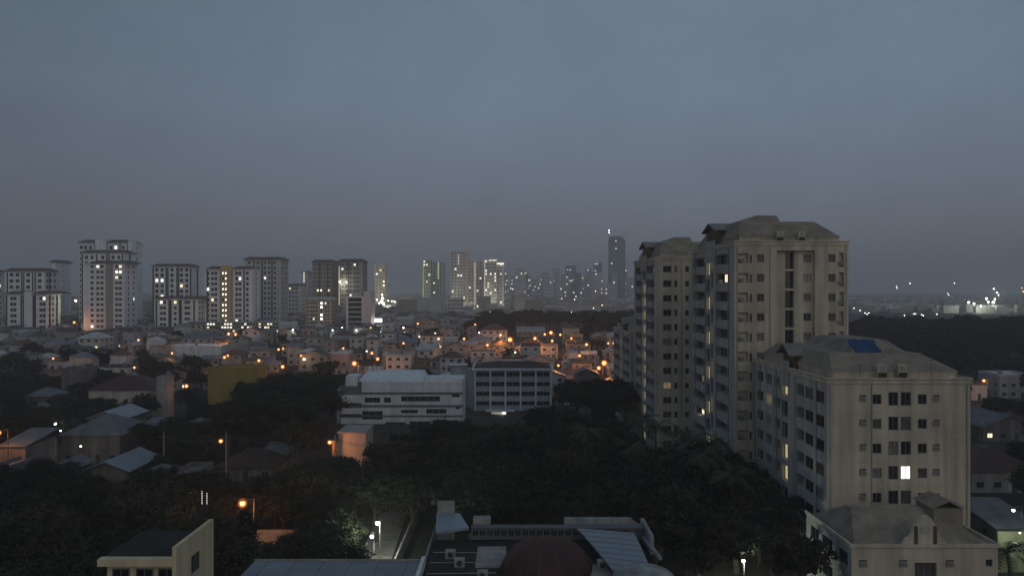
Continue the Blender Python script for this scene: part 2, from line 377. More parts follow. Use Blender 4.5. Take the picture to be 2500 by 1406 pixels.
# ------------------------------------------------------------------ the stepped condominium slabs on the right
def pick(r):
    q = r.random()
    return 'glass' if q < .66 else 'curtain' if q < .84 else 'skyglass' if q < .92 else 'blind' if q < .988 else 'litdim'
def condo(name, label, X0, X1, Yf, Yb, top, fh, nfl, c0, front, left, recess=None, lit=(), stair_lit=None, dormer_y=None, seed=1, tarp=False, ridge=(3.2, .8), slots=()):
    r = random.Random(seed)
    root = thing(name, label, 'building', ((X0 + X1) / 2, (Yf + Yb) / 2, 0), 'stepped condominium slabs')
    foot(X0, Yf, X1, Yb)
    zc = [top - c0 - k * fh for k in range(nfl)]
    hf, hl, hb, place = [], [], [], []
    for k, z in enumerate(zc):
        for ci, (pa, pb, hh, dz, kind) in enumerate(front):
            a, b = px2x(pa, Yf) - X0, px2x(pb, Yf) - X0
            cx, cz = X0 + (a + b) / 2, z + dz
            if cz - hh / 2 < .3: continue
            inrec = recess and recess[0] <= pa and pb <= recess[1]
            dep = {'win': .16, 'ac': .45, 'slot': .9, 'acbay': .55}[kind]
            (hb if inrec else hf).append((a, cz - hh/2, b, cz + hh/2, dep) if not inrec else (px2x(pa, Yf) - px2x(recess[0], Yf), cz - hh/2, px2x(pb, Yf) - px2x(recess[0], Yf), cz + hh/2, dep))
            yb = Yf + (recess[2] - .02 if inrec else 0)
            if kind == 'win':
                gk = pick(r)
                for (lk, lc, lg) in lit:
                    if lk == k and lc == ci: gk = lg
                place.append((Vector((cx, yb + dep - .075, cz)), 'F', b - a - .01, hh - .01, gk))
            elif kind in ('slot',):
                place.append((Vector((cx, yb + dep - .075, cz)), 'F', b - a - .02, hh - .02, 'glass'))
            if kind in ('ac', 'acbay'):
                o = obj('air_conditioner', ac_mesh(), root, Vector((cx + r.uniform(-.05, .05) - (.25 if kind == 'acbay' else 0), yb + .12, cz - (hh/2 - .27) * (.6 if kind == 'acbay' else 1) + (.0 if kind == 'ac' else 0))) - root.location)
        for ci, (ya, yb_, hh, dz, kind) in enumerate(left):
            u0, u1 = Yb - yb_, Yb - ya     # U runs from back to front (-Y)
            cyy, cz = (ya + yb_) / 2, z + dz
            if cz - hh/2 < .3: continue
            dep = {'win': .16, 'balc': 1.15, 'stair': .55, 'slot': .9}[kind]
            hl.append((u0, cz - hh/2, u1, cz + hh/2, dep))
            w = yb_ - ya
            if kind == 'win':
                place.append((Vector((X0 + dep - .075, cyy, cz)), 'L', w - .01, hh - .01, pick(r)))
            elif kind == 'slot':
                place.append((Vector((X0 + dep - .075, cyy, cz)), 'L', w - .01, hh - .01, 'glass'))
            elif kind == 'balc':
                n = max(2, int(w / 2.0)); ww = w / n
                for j in range(n):
                    gk = pick(r)
                    for (lk, lc, lg) in lit:
                        if lk == k and lc == 100 + ci and j == n // 2: gk = lg
                    place.append((Vector((X0 + dep - .075, ya + (j + .5) * ww, cz - .05)), 'L', ww * .82, hh - .25, gk))
                if r.random() < .5:
                    obj('air_conditioner', ac_mesh(), root, Vector((X0 + .55, ya + r.uniform(.6, w - .6), cz - hh/2 + .27)) - root.location, ROT['L'])
            elif kind == 'stair':
                gk = stair_lit(k) if stair_lit else 'glass'
                place.append((Vector((X0 + dep - .075, cyy, cz)), 'L', w - .02, hh - .02, gk))
    mbw = MB()
    if recess:
        ra, rb = px2x(recess[0], Yf), px2x(recess[1], Yf)
        hf2 = hf + [(ra - X0, .6, rb - X0, top - recess[3], recess[2], False)]
        mbw.panel((X0, Yf, 0), (1,0,0), (0,-1,0), X1 - X0, top, hf2)
        mbw.panel((ra, Yf + recess[2] - .02, .6), (1,0,0), (0,-1,0), rb - ra, top - recess[3] - .6, [(a, b - .6, c, d - .6, e, False) for a, b, c, d, e in hb if d < top - recess[3]])
    else:
        mbw.panel((X0, Yf, 0), (1,0,0), (0,-1,0), X1 - X0, top, hf)
    mbw.panel((X1, Yf, 0), (0,1,0), (1,0,0), Yb - Yf, top); mbw.panel((X1, Yb, 0), (-1,0,0), (0,1,0), X1 - X0, top)
    mbw.poly([(X0,Yf,top - .9),(X1,Yf,top - .9),(X1,Yb,top - .9),(X0,Yb,top - .9)])
    for a in ((X0 + .002, Yf + .25, X0 + .25, Yb - .25), (X1 - .25, Yf + .25, X1 - .002, Yb - .25), (X0 + .002, Yf + .002, X1 - .002, Yf + .25), (X0 + .002, Yb - .25, X1 - .002, Yb - .002)):
        mbw.box(a[0], a[1], top - .88, a[2], a[3], top - .003)
    mbw.build('wall', M['cream'], root)
    MB().panel((X0, Yb, 0), (0,-1,0), (-1,0,0), Yb - Yf, top, hl).build('side_wall', M['shadegrey'], root)
    for p, face, w, h, gk in place: window(root, p, face, w, h, gk)
    # cornice and floor lines
    cb = MB()
    for z, d, t in ((top - .55, .14, .42), (top - .05, .22, .22)):
        cb.box(X0 - d, Yf - d, z, X1 + d, Yf - .003, z + t); cb.box(X0 - d, Yf - .003, z, X0 - .003, Yb + d, z + t)
        cb.box(X1 + .003, Yf - .003, z, X1 + d, Yb + d, z + t)
    cb.build('cornice', M['cream'], root)
    bc = None
    for k, z in enumerate(zc):
        zb = z - fh / 2 - .12
        if zb < .5: continue
        if bc is None:
            b = MB()
            for (pa, pb) in ([(X0, px2x(recess[0], Yf)), (px2x(recess[1], Yf), X1)] if recess else [(X0, X1)]):
                b.box(pa - X0, -.035, 0, pb - X0, -.002, .09)
            bc = b.mesh('belt_course', M['cream'])
        obj('belt_course', bc, root, Vector((X0, Yf, zb)) - root.location)
    # pilasters on the side wall
    for y in sorted({v for q in left for v in (q[0], q[1]) if q[4] in ('balc', 'stair')}):
        pass
    # attic, roof tiers
    a1 = 1.1
    at_ = MB().box(X0 + a1, Yf + a1, top - .88, X1 - a1, Yb - a1, top + .85)
    at_.box(X0 + a1 - .12, Yf + a1 - .12, top + .60, X1 - a1 + .12, Yb - a1 + .12, top + .78)
    at_.build('attic_wall', M['cream'], root)
    rise, rise2 = ridge
    z0 = top + .852
    A = (X0 + a1 - .2, Yf + a1 - .2, X1 - a1 + .2, Yb - a1 + .2)
    ins = 4.2
    Bq = (X0 + 2.2, Yf + ins + .8, X1 - ins + .6, Yb - ins)
    rf = MB().frustum(A, z0, Bq, z0 + rise).build('roof', M['tan_roof'], root)
    wX = X1 - X0
    if tarp:
        MB().frustum((X0 + 5.2, Yf + 5.5, X1 - 5, Yb - 6), z0 + rise + .003, (X0 + 6.6, Yf + 8.2, X1 - 6.4, Yb - 9), z0 + rise + 1.5).build('upper_roof', M['tan_roof'], rf)
        t = MB(); n = 7
        xa, xb, ya, yb2 = X0 + wX * .33, X0 + wX * .53, Yf + 5.44, Yf + 8.2
        for i in range(n):
            for j in range(4):
                q = []
                for (ii, jj) in ((i, j), (i+1, j), (i+1, j+1), (i, j+1)):
                    f_ = jj / 4
                    q.append((xa + (xb - xa) * ii / n + .12 * math.sin(jj*2), ya + (yb2 - ya) * f_, z0 + rise + .07 + 1.5 * f_ + .05 * math.sin(ii * 2.3 + jj)))
                t.poly(q)
        tag(t.build('blue_tarp', M['tarp']), 'blue tarpaulin sheet spread over the tan roof', 'tarp')
    else:
        MB().frustum((X0 + wX * .16, Yf + 5.4, X0 + wX * .50, Yb - 6), z0 + rise + .003, (X0 + wX * .30, Yf + 6.6, X0 + wX * .49, Yb - 7), z0 + rise + rise2).build('upper_roof', M['tan_roof'], rf)
    # dormer over the stair on the side
    if dormer_y:
        d0, d1 = dormer_y; dm = (d0 + d1) / 2
        zt = z0 + rise - .9
        dw = MB().box(X0 + .5, d0, top - .86, X0 + 5.2, d1, zt).build('dormer', M['brown'], root)
        MB().gable(X0 - .35, d0 - .7, X0 + 7.0, d1 + .7, zt + .1, zt + 1.5, 'X', .2).build('dormer_roof', M['greydeck'], dw)
        MB().poly([(X0 + .45, d0, zt), (X0 + .45, d1, zt), (X0 + .45, dm, zt + 1.2)]) .build('dormer_gable', M['brown'], dw)
        MB().box(X0 - .16, d0 + .3, top - 2.6, X0 - .004, d1 - .3, top + 1.0).build('stair_head_panel', M['shadegrey'], root)
    for k, xx in enumerate((X0 + .35, X0 + wX * .31, X1 - .4)):
        MB().tube((xx, Yf - .09, .2), (xx, Yf - .09, top - .7), .07, .07, 6).build('downpipe', M['shadegrey'], root)
    for k in range(4):
        yy = Yf + (Yb - Yf) * (.12 + .26 * k)
        MB().tube((X0 - .09, yy, .2), (X0 - .09, yy, top - .7), .07, .07, 6).build('downpipe', M['shadegrey'], root)
    for k in range(3):
        xx, yy = X0 + wX * (.25 + .25 * k), Yf + .75
        a = MB(); a.tube((xx, yy, top - .88), (xx, yy, top + 1.9 + .5 * k), .03, .02, 5); a.tube((xx - .5, yy, top + 1.7 + .4 * k), (xx + .5, yy, top + 1.7 + .4 * k), .02, .02, 4); a.tube((xx - .35, yy, top + 1.45 + .4 * k), (xx + .35, yy, top + 1.45 + .4 * k), .02, .02, 4)
        a.build('aerial', M['pole'], root)
    xt, yt = X1 - 2.0, Yf + .72
    MB().ball((xt, yt, top + .1), .42, 12, 6, .45).build('satellite_dish', M['white'], root)
    for pxs in slots:
        x = px2x(pxs, Yf)
        ch = MB().box(x - .55, Yf + .35, top - .86, x + .55, Yf + 1.6, top + 1.7)
        c = ch.build('chimney', M['cream'], root)
        MB().tube((x, Yf + .34, top + 1.25), (x, Yf + .28, top + 1.25), .3, .3, 12).build('round_vent', M['shadegrey'], c)
        MB().box(x - .5, Yf + .30, top - .2, x + .5, Yf + .345, top + .75).build('dark_panel', M['void'], c)
    return root

def lk(*rows): return lambda k: ('stairlit' if k in rows else 'glass')
# C : the near lower slab
XC0, XC1 = px2x(2020, 97), px2x(2369, 97)
rowC = 2.985
condo('condominium_slab', 'cream eight-storey slab with a blue tarp on its tan roof', XC0, XC1, 97, 126, 25.2, rowC, 8, 2.45,
      [(2098, 2115, .75, .15, 'ac'), (2129, 2152, 1.2, 0, 'win'), (2169, 2193, 1.65, .05, 'win'), (2199, 2224, 1.65, .05, 'win'), (2241, 2263, 1.2, 0, 'win'), (2278, 2294, .75, .15, 'ac')],
      [(98.0, 100.6, 1.5, 0, 'win'), (101.6, 104.3, 1.5, 0, 'win'), (104.7, 107.5, 1.5, 0, 'balc'), (111.0, 113.4, 2.2, -.4, 'stair'), (114.1, 116.6, 1.5, 0, 'balc'), (117.8, 120.4, 1.5, 0, 'balc'), (121.8, 124.6, 1.5, 0, 'win')],
      lit=((3, 3, 'litw'), (1, 105, 'lit'), (2, 0, 'glass')), stair_lit=lk(0, 3, 4, 6), dormer_y=(110.0, 114.2), seed=3, tarp=True, ridge=(1.9, 1.5), slots=(2158, 2208))
# B : the tall slab in the middle
XB0, XB1 = px2x(1794, 126.5), px2x(2072, 126.5)
rowB = 3.11
condo('condominium_slab', 'tall cream slab with a deep central window slot and brown side dormer, facing the tarped roof', XB0, XB1, 126.6, 156.4, 43.65, rowB, 14, 2.62,
      [(1802, 1827, 1.55, .0, 'acbay'), (1830, 1836, 1.3, -.1, 'win'), (1848, 1866, 1.25, 0, 'win'), (1921, 1943, 2.75, -.3, 'slot'), (1966, 1985, 1.25, 0, 'win'), (2022, 2040, 1.25, 0, 'win'), (2049, 2060, 2.3, -.25, 'acbay')],
      [(129.9, 138.9, 1.65, .1, 'balc'), (140.2, 141.6, 2.6, -.2, 'stair'), (142.6, 145.2, 2.3, -1.2, 'stair'), (146.2, 155.4, 1.65, .1, 'balc')],
      recess=(1897, 1990, .8, 1.4), lit=((1, 100, 'lit'), (0, 2, 'curtain'), (9, 103, 'lit')), stair_lit=lk(0, 2, 4, 6, 8, 10, 12), dormer_y=(138.4, 146.6), seed=5, ridge=(2.75, 1.15), slots=(1907, 1960))
# A : the tall slab behind it
XA0 = px2x(1600, 171); XA1 = XA0 + 18.2
condo('condominium_slab', 'tall cream slab with a string of lit stairwell landings, next to the slotted slab', XA0, XA1, 171, 200.5, 43.0, rowB, 14, 2.55,
      [(1619, 1639, 1.4, 0, 'win'), (1646, 1654, 1.4, 0, 'win'), (1673, 1682, 1.2, 0, 'win'), (1705, 1725, 1.4, 0, 'win')],
      [(172.6, 182.2, 1.65, .1, 'balc'), (184.0, 187.6, 2.1, -1.0, 'stair'), (189.0, 198.6, 1.65, .1, 'balc')],
      lit=((8, 0, 'litdim'),), stair_lit=lambda k: 'stairlit' if k else 'glass', dormer_y=(181.5, 190.5), seed=8, ridge=(2.75, 1.15))
# D : the low slab at the far end
XD0 = px2x(1538, 203)
condo('condominium_slab', 'lower cream slab at the far end of the row, lamplight glowing beside it', XD0, XD0 + 17.5, 203, 236, 25.2, rowC, 8, 2.45,
      [(1550, 1562, 1.3, 0, 'win')],
      [(204.6, 215.0, 1.55, .1, 'balc'), (217.4, 221.0, 2.0, -1.0, 'stair'), (223.2, 234.0, 1.55, .1, 'balc')],
      stair_lit=lambda k: 'stairlit', dormer_y=(215.0, 223.0), seed=9, ridge=(1.9, .8))
# P : the low wing in front with the ornamental gable
def wing():
    Yf, Yb, top = 84.0, 96.9, 9.35
    X0, X1 = px2x(2079, Yf), px2x(2436, Yf)
    root = thing('condominium_wing', 'low cream wing with hipped tan roof and a scrolled centre gable', 'building', ((X0 + X1) / 2, 90, 0), 'stepped condominium slabs')
    foot(X0, Yf, X1, Yb)
    hf, hl = [], []
    z1 = py2z(1374, Yf)
    ac = [2107, 2205, 2319]
    for z in (z1, z1 - 3, ):
        for p in ac:
            x = px2x(p, Yf); hf.append((x - X0 - .42, z - .35, x - X0 + .42, z + .35, .45)); obj('air_conditioner', ac_mesh(), root, Vector((x, Yf + .12, z - .08)) - root.location)
        x = px2x(2415, Yf); hf.append((x - X0 - .36, z - .35, x - X0 + .36, z + .4, .16)); window(root, (x, Yf + .085, z + .025), 'F', .70, .73, 'glass')
        xd = px2x(2260, Yf); hf.append((xd - X0 - 1.15, z - 1.75, xd - X0 + 1.15, z + .05, .5))
        for s in (-1, 1): window(root, (xd + s * .575, Yf + .42, z - .85), 'F', 1.13, 1.78, 'curtain')
        for y0, y1 in ((85.0, 87.3), (89, 92), (93, 95.5)):
            hl.append((Yb - y1, z - .75, Yb - y0, z + .75, .16)); window(root, (X0 + .085, (y0 + y1)/2, z), 'L', y1 - y0 - .01, 1.49, 'glass')
    b = MB(); b.panel((X0, Yf, 0), (1,0,0), (0,-1,0), X1 - X0, top, hf)
    b.panel((X1, Yf, 0), (0,1,0), (1,0,0), Yb - Yf, top)
    b.poly([(X0, Yf, top - .5), (X1, Yf, top - .5), (X1, Yb, top - .5), (X0, Yb, top - .5)])
    b.build('wall', M['cream'], root)
    MB().panel((X0, Yb, 0), (0,-1,0), (-1,0,0), Yb - Yf, top, hl).build('side_wall', M['shadegrey'], root)
    c = MB()
    c.box(X0 - .2, Yf - .2, top - .35, X1 + .2, Yf - .003, top + .02); c.box(X0 - .2, Yf - .003, top - .35, X0 - .003, Yb, top + .02); c.box(X1 + .003, Yf - .003, top - .35, X1 + .2, Yb, top + .02)
    c.build('cornice', M['cream'], root)
    MB().frustum((X0 + .7, Yf + .9, X1 - .7, Yb - .05), top - .498, (X0 + 2.4, Yf + 5.8, X1 - 3.0, Yf + 7.2), top + 2.15).build('roof', M['tan_roof'], root)
    # right-hand block with a small gable
    xg = px2x(2318, 88)
    k = MB().box(xg - 1.7, 88, top - .4, xg + 1.5, 92, top + 2.6).build('roof_block', M['tan_roof'], root)
    MB().gable(xg - 2, 87.8, xg + 1.8, 92.2, top + 2.72, top + 3.5, 'Y', .1).build('block_roof', M['tan_roof'], k)
    # scrolled gable
    x = px2x(2258, Yf)
    gmb = MB(); prof = []
    for u, z in ((-2.3, 0), (-2.0, .55), (-1.6, .7), (-1.35, 1.2), (-1.15, 2.0), (-.95, 2.1), (-.8, 2.45), (-.4, 2.85), (0, 2.98), (.4, 2.85), (.8, 2.45), (.95, 2.1), (1.15, 2.0), (1.35, 1.2), (1.6, .7), (2.0, .55), (2.3, 0)):
        prof.append((x + u, z + top + .022))
    for a, d in ((Yf - .1, 0), (Yf + .35, 0)): gmb.poly([(p, a, q) for p, q in prof])
    for (a, b_), (c_, d_) in zip(prof, prof[1:]): gmb.poly([(a, Yf - .1, b_), (c_, Yf - .1, d_), (c_, Yf + .35, d_), (a, Yf + .35, b_)])
    sg = gmb.build('scrolled_gable', M['cream'], root)
    for s in (-1, 1): MB().box(x + s * 1.0 - .14, Yf - .28, top + .05, x + s * 1.0 + .14, Yf - .102, top + 1.9).build('gable_pilaster', M['brown'], sg)
    MB().tube((x, Yf - .16, top + 1.5), (x, Yf - .104, top + 1.5), .5, .5, 14).build('medallion', M['shadegrey'], sg)
wing()

# ------------------------------------------------------------------ towers of the middle distance (left)
def lit_pick(r, p): 
    q = r.random()
    return None if q > p else ('litw' if q < p * .75 else 'lit')
WSC = 1.06
def tower(label, x0, x1, ytop, Y, dep, wm, fcols, fh=3.0, roof=6, slits=(), scols=(.2, .45, .75), ww=1.5, wh=1.5, plit=.04, seed=0, roofs=None, shafts=(), group='apartment towers beyond the neighbourhood', name='apartment_tower', rows=None, forced=(), roofm='troof', base=None, c0=2.2, gk='glass'):
    r = random.Random(seed + int(x0) * 7); ww *= WSC; wh *= WSC * .95
    wh = min(wh, fh * .62)
    zt = py2z(ytop, Y); zb = (g(Y) if base is None else base)
    # x1 is the silhouette's right edge: back right corner for a building left of the axis
    Yb = Y + dep
    X0 = px2x(x0, Y)
    X1 = px2x(x1, Yb) if x1 < CX else px2x(x1, Y)
    if x0 > CX: X0 = px2x(x0, Yb)
    if X1 - X0 < 3: X1 = X0 + 3
    root = thing(name, label, 'building', ((X0 + X1)/2, (Y + Yb)/2, zb), group)
    foot(X0, Y, X1, Yb)
    MB().box(X0, Y, zb - 1, X1, Yb, zt).build('wall', M[wm], root)
    n = rows or int((zt - zb - c0) / fh)
    for k in range(n):
        z = zt - c0 - k * fh
        for ci, p in enumerate(fcols):
            x = px2x(p, Y)
            if not X0 + ww/2 < x < X1 - ww/2: continue
            m = lit_pick(r, plit * 1.7)
            for (fk, fc, fm_) in forced:
                if fk == k and fc == ci: m = fm_
            window(root, (x, Y - .09, z), 'F', ww, wh, m or (gk if r.random() < .8 else 'curtain'), False, 'frame')
        side = 'R' if (X0 + X1) < 0 else 'L'
        for s in scols:
            y = Y + dep * s
            window(root, ((X1 + .09) if side == 'R' else X0 - .09, y, z), side, ww * .8, wh, lit_pick(r, plit * .6) or gk, False, 'frame')
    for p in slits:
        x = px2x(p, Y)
        MB().box(x - .42, Y - .05, zb, x + .42, Y - .004, zt - .8).build('recess_shade_strip', M['void'], root)  # flat dark strip painting the shade of a pipe recess
    if roof:
        hz = roof * .8 / F * Y
        for a, b in (roofs or [(None, None)]):
            xa = X0 - .7 if a is None else px2x(a, Y); xb = X1 + .7 if b is None else px2x(b, Y)
            ins = min(2.6, (xb - xa) * .3, dep * .3)
            MB().frustum((xa - .4, Y - 1.1, xb + .4, Yb + .9), zt + .003, (xa + ins, Y + ins, xb - ins, Yb - ins), zt + hz).build('roof', M[roofm], root)
        MB().box(X0 - .35, Y - .35, zt - .55, X1 + .35, Yb + .35, zt - .02).build('eaves', M[wm], root)
    for a, b, yt, mm in shafts:
        MB().box(px2x(a, Y), Y - .5, zb, px2x(b, Y), Y + 6, py2z(yt, Y)).build('shaft', M[mm], root)
    return root
tower('white apartment tower cut by the picture edge beside the twin-roofed block', -60, 10, 661, 470, 16, 'twhite', (-50, -30, -12, -3), fh=3.3, seed=1)
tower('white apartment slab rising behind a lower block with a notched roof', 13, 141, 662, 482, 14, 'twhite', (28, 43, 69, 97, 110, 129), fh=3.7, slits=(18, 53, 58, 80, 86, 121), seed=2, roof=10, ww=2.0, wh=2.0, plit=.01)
tower('narrow white tower with a vertical string of lit landings', 124, 172, 640, 505, 18, 'twhite', (139, 152), fh=3.3, seed=3, roof=7, ww=.9, wh=.9, scols=(.5,), plit=0, forced=[(k, 1, 'litw') for k in (0, 2, 3, 5, 6, 7, 9, 11, 12, 13)])
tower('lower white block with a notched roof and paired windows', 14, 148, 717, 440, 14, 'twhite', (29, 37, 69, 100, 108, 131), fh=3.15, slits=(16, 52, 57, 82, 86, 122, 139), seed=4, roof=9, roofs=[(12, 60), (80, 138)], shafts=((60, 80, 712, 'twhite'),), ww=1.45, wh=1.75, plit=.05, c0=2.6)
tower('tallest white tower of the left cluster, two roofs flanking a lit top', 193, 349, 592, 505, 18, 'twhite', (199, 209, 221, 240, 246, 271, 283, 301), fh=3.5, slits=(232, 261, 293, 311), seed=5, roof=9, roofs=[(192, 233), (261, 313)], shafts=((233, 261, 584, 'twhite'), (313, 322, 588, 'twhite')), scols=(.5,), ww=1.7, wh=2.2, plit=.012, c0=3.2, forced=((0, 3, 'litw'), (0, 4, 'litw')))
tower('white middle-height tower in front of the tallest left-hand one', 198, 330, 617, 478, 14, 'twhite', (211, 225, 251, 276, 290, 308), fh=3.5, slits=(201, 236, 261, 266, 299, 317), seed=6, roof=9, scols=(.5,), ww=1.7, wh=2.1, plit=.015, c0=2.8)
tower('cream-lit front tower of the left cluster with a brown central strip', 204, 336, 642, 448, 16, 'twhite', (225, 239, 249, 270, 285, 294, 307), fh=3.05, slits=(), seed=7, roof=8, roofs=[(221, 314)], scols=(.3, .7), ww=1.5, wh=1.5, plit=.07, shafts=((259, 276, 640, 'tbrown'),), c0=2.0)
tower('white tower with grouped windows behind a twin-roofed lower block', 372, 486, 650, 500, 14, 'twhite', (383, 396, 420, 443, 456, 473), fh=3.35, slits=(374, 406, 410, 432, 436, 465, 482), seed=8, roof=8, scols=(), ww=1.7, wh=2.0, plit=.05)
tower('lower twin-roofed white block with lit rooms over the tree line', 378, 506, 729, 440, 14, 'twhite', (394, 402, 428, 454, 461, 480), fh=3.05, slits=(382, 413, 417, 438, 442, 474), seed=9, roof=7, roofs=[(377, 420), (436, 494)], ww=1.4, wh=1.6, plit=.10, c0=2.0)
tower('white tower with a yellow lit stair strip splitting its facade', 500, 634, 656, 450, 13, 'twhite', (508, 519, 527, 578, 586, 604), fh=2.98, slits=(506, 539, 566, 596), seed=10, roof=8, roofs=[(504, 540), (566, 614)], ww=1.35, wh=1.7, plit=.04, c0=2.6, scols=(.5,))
tower('pale grey tower rising behind the one with a yellow strip', 597, 704, 633, 505, 17, 'tgrey', (608, 630, 647, 657, 671), fh=3.2, slits=(620, 640, 664), seed=11, roof=8, scols=(.2, .5, .8), ww=1.3, wh=1.5, plit=.04)
# yellow strip of stair windows (its own slender stair tower on the facade)
def yellow_strip():
    Y = 449.5
    X0, X1 = px2x(540, Y), px2x(566, Y)
    root = thing('stair_tower', 'yellow stair tower with a double column of lit windows', 'building', ((X0+X1)/2, Y, g(Y)))
    MB().box(X0, Y - 1, g(Y) - 1, X1, Y + .45, py2z(648, Y)).build('wall', M['tyellow'], root)
    for k in range(12):
        y = 667 + k * 12.9
        if y > 800: break
        for i, p in enumerate((546, 553)):
            m = 'litw' if (k * 5 + i * 3) % 4 != 1 or i == 1 else 'glass'
            window(root, (px2x(p, Y), Y - 1.09, py2z(y, Y)), 'F', .95, 1.3, m, False)
yellow_strip()
tower('dim grey block half hidden behind the pale grey tower', 700, 746, 697, 600, 18, 'tgrey', (708, 716, 724), fh=3.1, seed=12, roof=6, ww=1.3, wh=1.3, plit=.05, scols=(.3, .7))
tower('slim grey tower with a bright vertical light line at its edge', 736, 764, 664, 680, 16, 'tgrey', (744, 751), fh=3.4, seed=13, roof=3, ww=1.2, wh=1.2, plit=.03)
tower('brownish tower with dark roof, left one of a joined pair', 762, 826, 640, 625, 18, 'tbrown', (768, 776, 784, 793, 803, 811), fh=3.3, slits=(780, 799), seed=14, roof=8, ww=1.4, wh=1.5, plit=.035, scols=(.3, .7))
tower('brownish tower with dark roof and a small mast, right one of a joined pair', 826, 897, 639, 605, 20, 'tbrown', (836, 846, 856, 866, 874), fh=3.3, slits=(830, 851), seed=15, roof=9, ww=1.4, wh=1.5, plit=.03, scols=(.2, .5, .8))
tower('small cream block with a lit column of windows below the joined towers', 748, 822, 731, 462, 14, 'tcream', (752, 760, 766, 773, 785, 795, 802, 808), fh=2.25, seed=16, roof=6, ww=1.05, wh=1.1, plit=.03, forced=[(k, 4, 'spark') for k in (0, 1, 3, 4, 6)], roofm='tgrey')
def banded():
    Y, d = 462.0, 16.0
    X0, Xm, X1 = px2x(845, Y), px2x(888, Y), px2x(916, Y + 16)
    zt, zb = py2z(723, Y), g(Y)
    root = thing('office_block', 'white office block with open floor bands beside a tall blank wall', 'building', ((X0 + X1)/2, Y + 8, zb))
    foot(X0, Y, X1, Y + d)
    n = 7; fh = (zt - zb) / 8
    b = MB(); b.panel((X0, Y, zb - 1), (1,0,0), (0,-1,0), Xm - X0, zt - zb + 1, [(1.0, 1 + zt - zb - .9 - (k+1)*fh + .5, Xm - X0 - 1.2, 1 + zt - zb - .9 - k*fh, 1.6) for k in range(n)])
    b.box(X0, Y + 1.62, zb - 1, Xm - .003, Y + d, zt - .002)
    b.build('wall', M['twhite'], root)
    for k in range(n):
        window(root, ((X0 + Xm)/2 - .1, Y + 1.45, zt - .9 - k*fh - (fh - .5)/2), 'F', Xm - X0 - 2.3, fh - .55, 'glass', False)
    MB().box(Xm, Y - .6, zb - 1, X1, Y + d, py2z(711, Y)).build('blank_wall', M['tpink'], root)
    MB().box(X0 + 3, Y + 3, zt, Xm - 2, Y + 9, zt + 2.2).build('roof_house', M['tgrey'], root)
banded()
def garage():
    Y = 432.0
    X0, X1 = px2x(500, Y), px2x(682, Y)
    zb, zt = g(Y), py2z(786, Y)
    root = thing('parking_garage', 'low parking garage with rows of lit openings below the towers', 'building', ((X0+X1)/2, Y + 6, zb))
    foot(X0, Y, X1, Y + 12)
    MB().box(X0, Y, zb - 1, X1, Y + 12, zt).build('wall', M['tgreen'], root)
    r = random.Random(4)
    for row, yy in enumerate((791, 799, 808)):
        for p in range(508, 680, 7):
            on = r.random() < (.5 if p < 575 else .62 if row == 1 and 590 < p < 660 else .3 if row == 0 else .22)
            window(root, (px2x(p, Y), Y - .09, py2z(yy, Y)), 'F', 1.2, .95, ('litw' if r.random() < .6 else 'lit') if on else 'glass', False)
    for k in range(4): MB().box(X0 - .1, Y - .25, zt - k*2.1 - .3, X1 + .1, Y - .05, zt - k*2.1).build('slab_edge', M['concrete'], root)
garage()
# farther towers
tower('slim yellow-lit tower over the floodlit building site', 914, 946, 646, 950, 18, 'tcream', (920, 929, 937), fh=4.5, seed=20, roof=0, ww=2.2, wh=2.0, plit=.12, gk='litdim')
tower('pale green tower with a bright light line down its edge', 1030, 1055, 634, 1000, 18, 'tgreen', (1036, 1042, 1048), fh=4.2, seed=21, roof=0, ww=1.8, wh=1.8, gk='curtain', plit=.06, name='high_rise', group='high-rises in the haze')
tower('green-grey tower with a short light line near its top', 1053, 1087, 640, 1050, 20, 'tgreen', (1060, 1068, 1076), fh=4.2, seed=22, roof=0, ww=1.8, wh=1.8, gk='curtain', plit=.04, name='high_rise', group='high-rises in the haze')
tower('tallest pink-grey high-rise outlined by white light lines', 1100, 1143, 613, 900, 20, 'tpink', (1105, 1112, 1119, 1126, 1133), fh=3.6, seed=23, roof=0, ww=1.7, wh=1.8, gk='curtain', plit=.03, name='high_rise', group='high-rises in the haze')
tower('pink-grey high-rise with a beaded light line, between two taller ones', 1141, 1181, 637, 930, 20, 'tpink', (1147, 1153, 1166, 1173), fh=3.6, seed=24, roof=0, ww=1.7, wh=1.8, gk='curtain', plit=.05, name='high_rise', group='high-rises in the haze')
tower('pink-grey high-rise with lit letters along its roof edge', 1181, 1213, 633, 900, 20, 'tpink', (1187, 1192, 1198, 1204, 1209), fh=3.6, seed=25, roof=0, ww=1.6, wh=1.8, gk='curtain', plit=.04, name='high_rise', group='high-rises in the haze')
tower('pink-grey high-rise topped by a white light bar', 1212, 1231, 641, 910, 18, 'tpink', (1217, 1223), fh=3.6, seed=26, roof=0, ww=1.6, wh=1.8, gk='curtain', plit=.04, name='high_rise', group='high-rises in the haze')
tower('pale stepped block at the foot of the light-lined high-rises', 1090, 1131, 728, 700, 16, 'tpink', (1096, 1103, 1110, 1118, 1125), fh=3.3, seed=27, roof=0, ww=1.5, wh=1.4, gk='curtain', plit=.03, name='high_rise', group='high-rises in the haze')
tower('low wide pale block beside the stepped one', 1050, 1092, 745, 690, 14, 'tgrey', (1058, 1068, 1078), fh=3.3, seed=28, roof=0, ww=1.5, wh=1.4, gk='curtain', plit=.05, name='high_rise', group='high-rises in the haze')
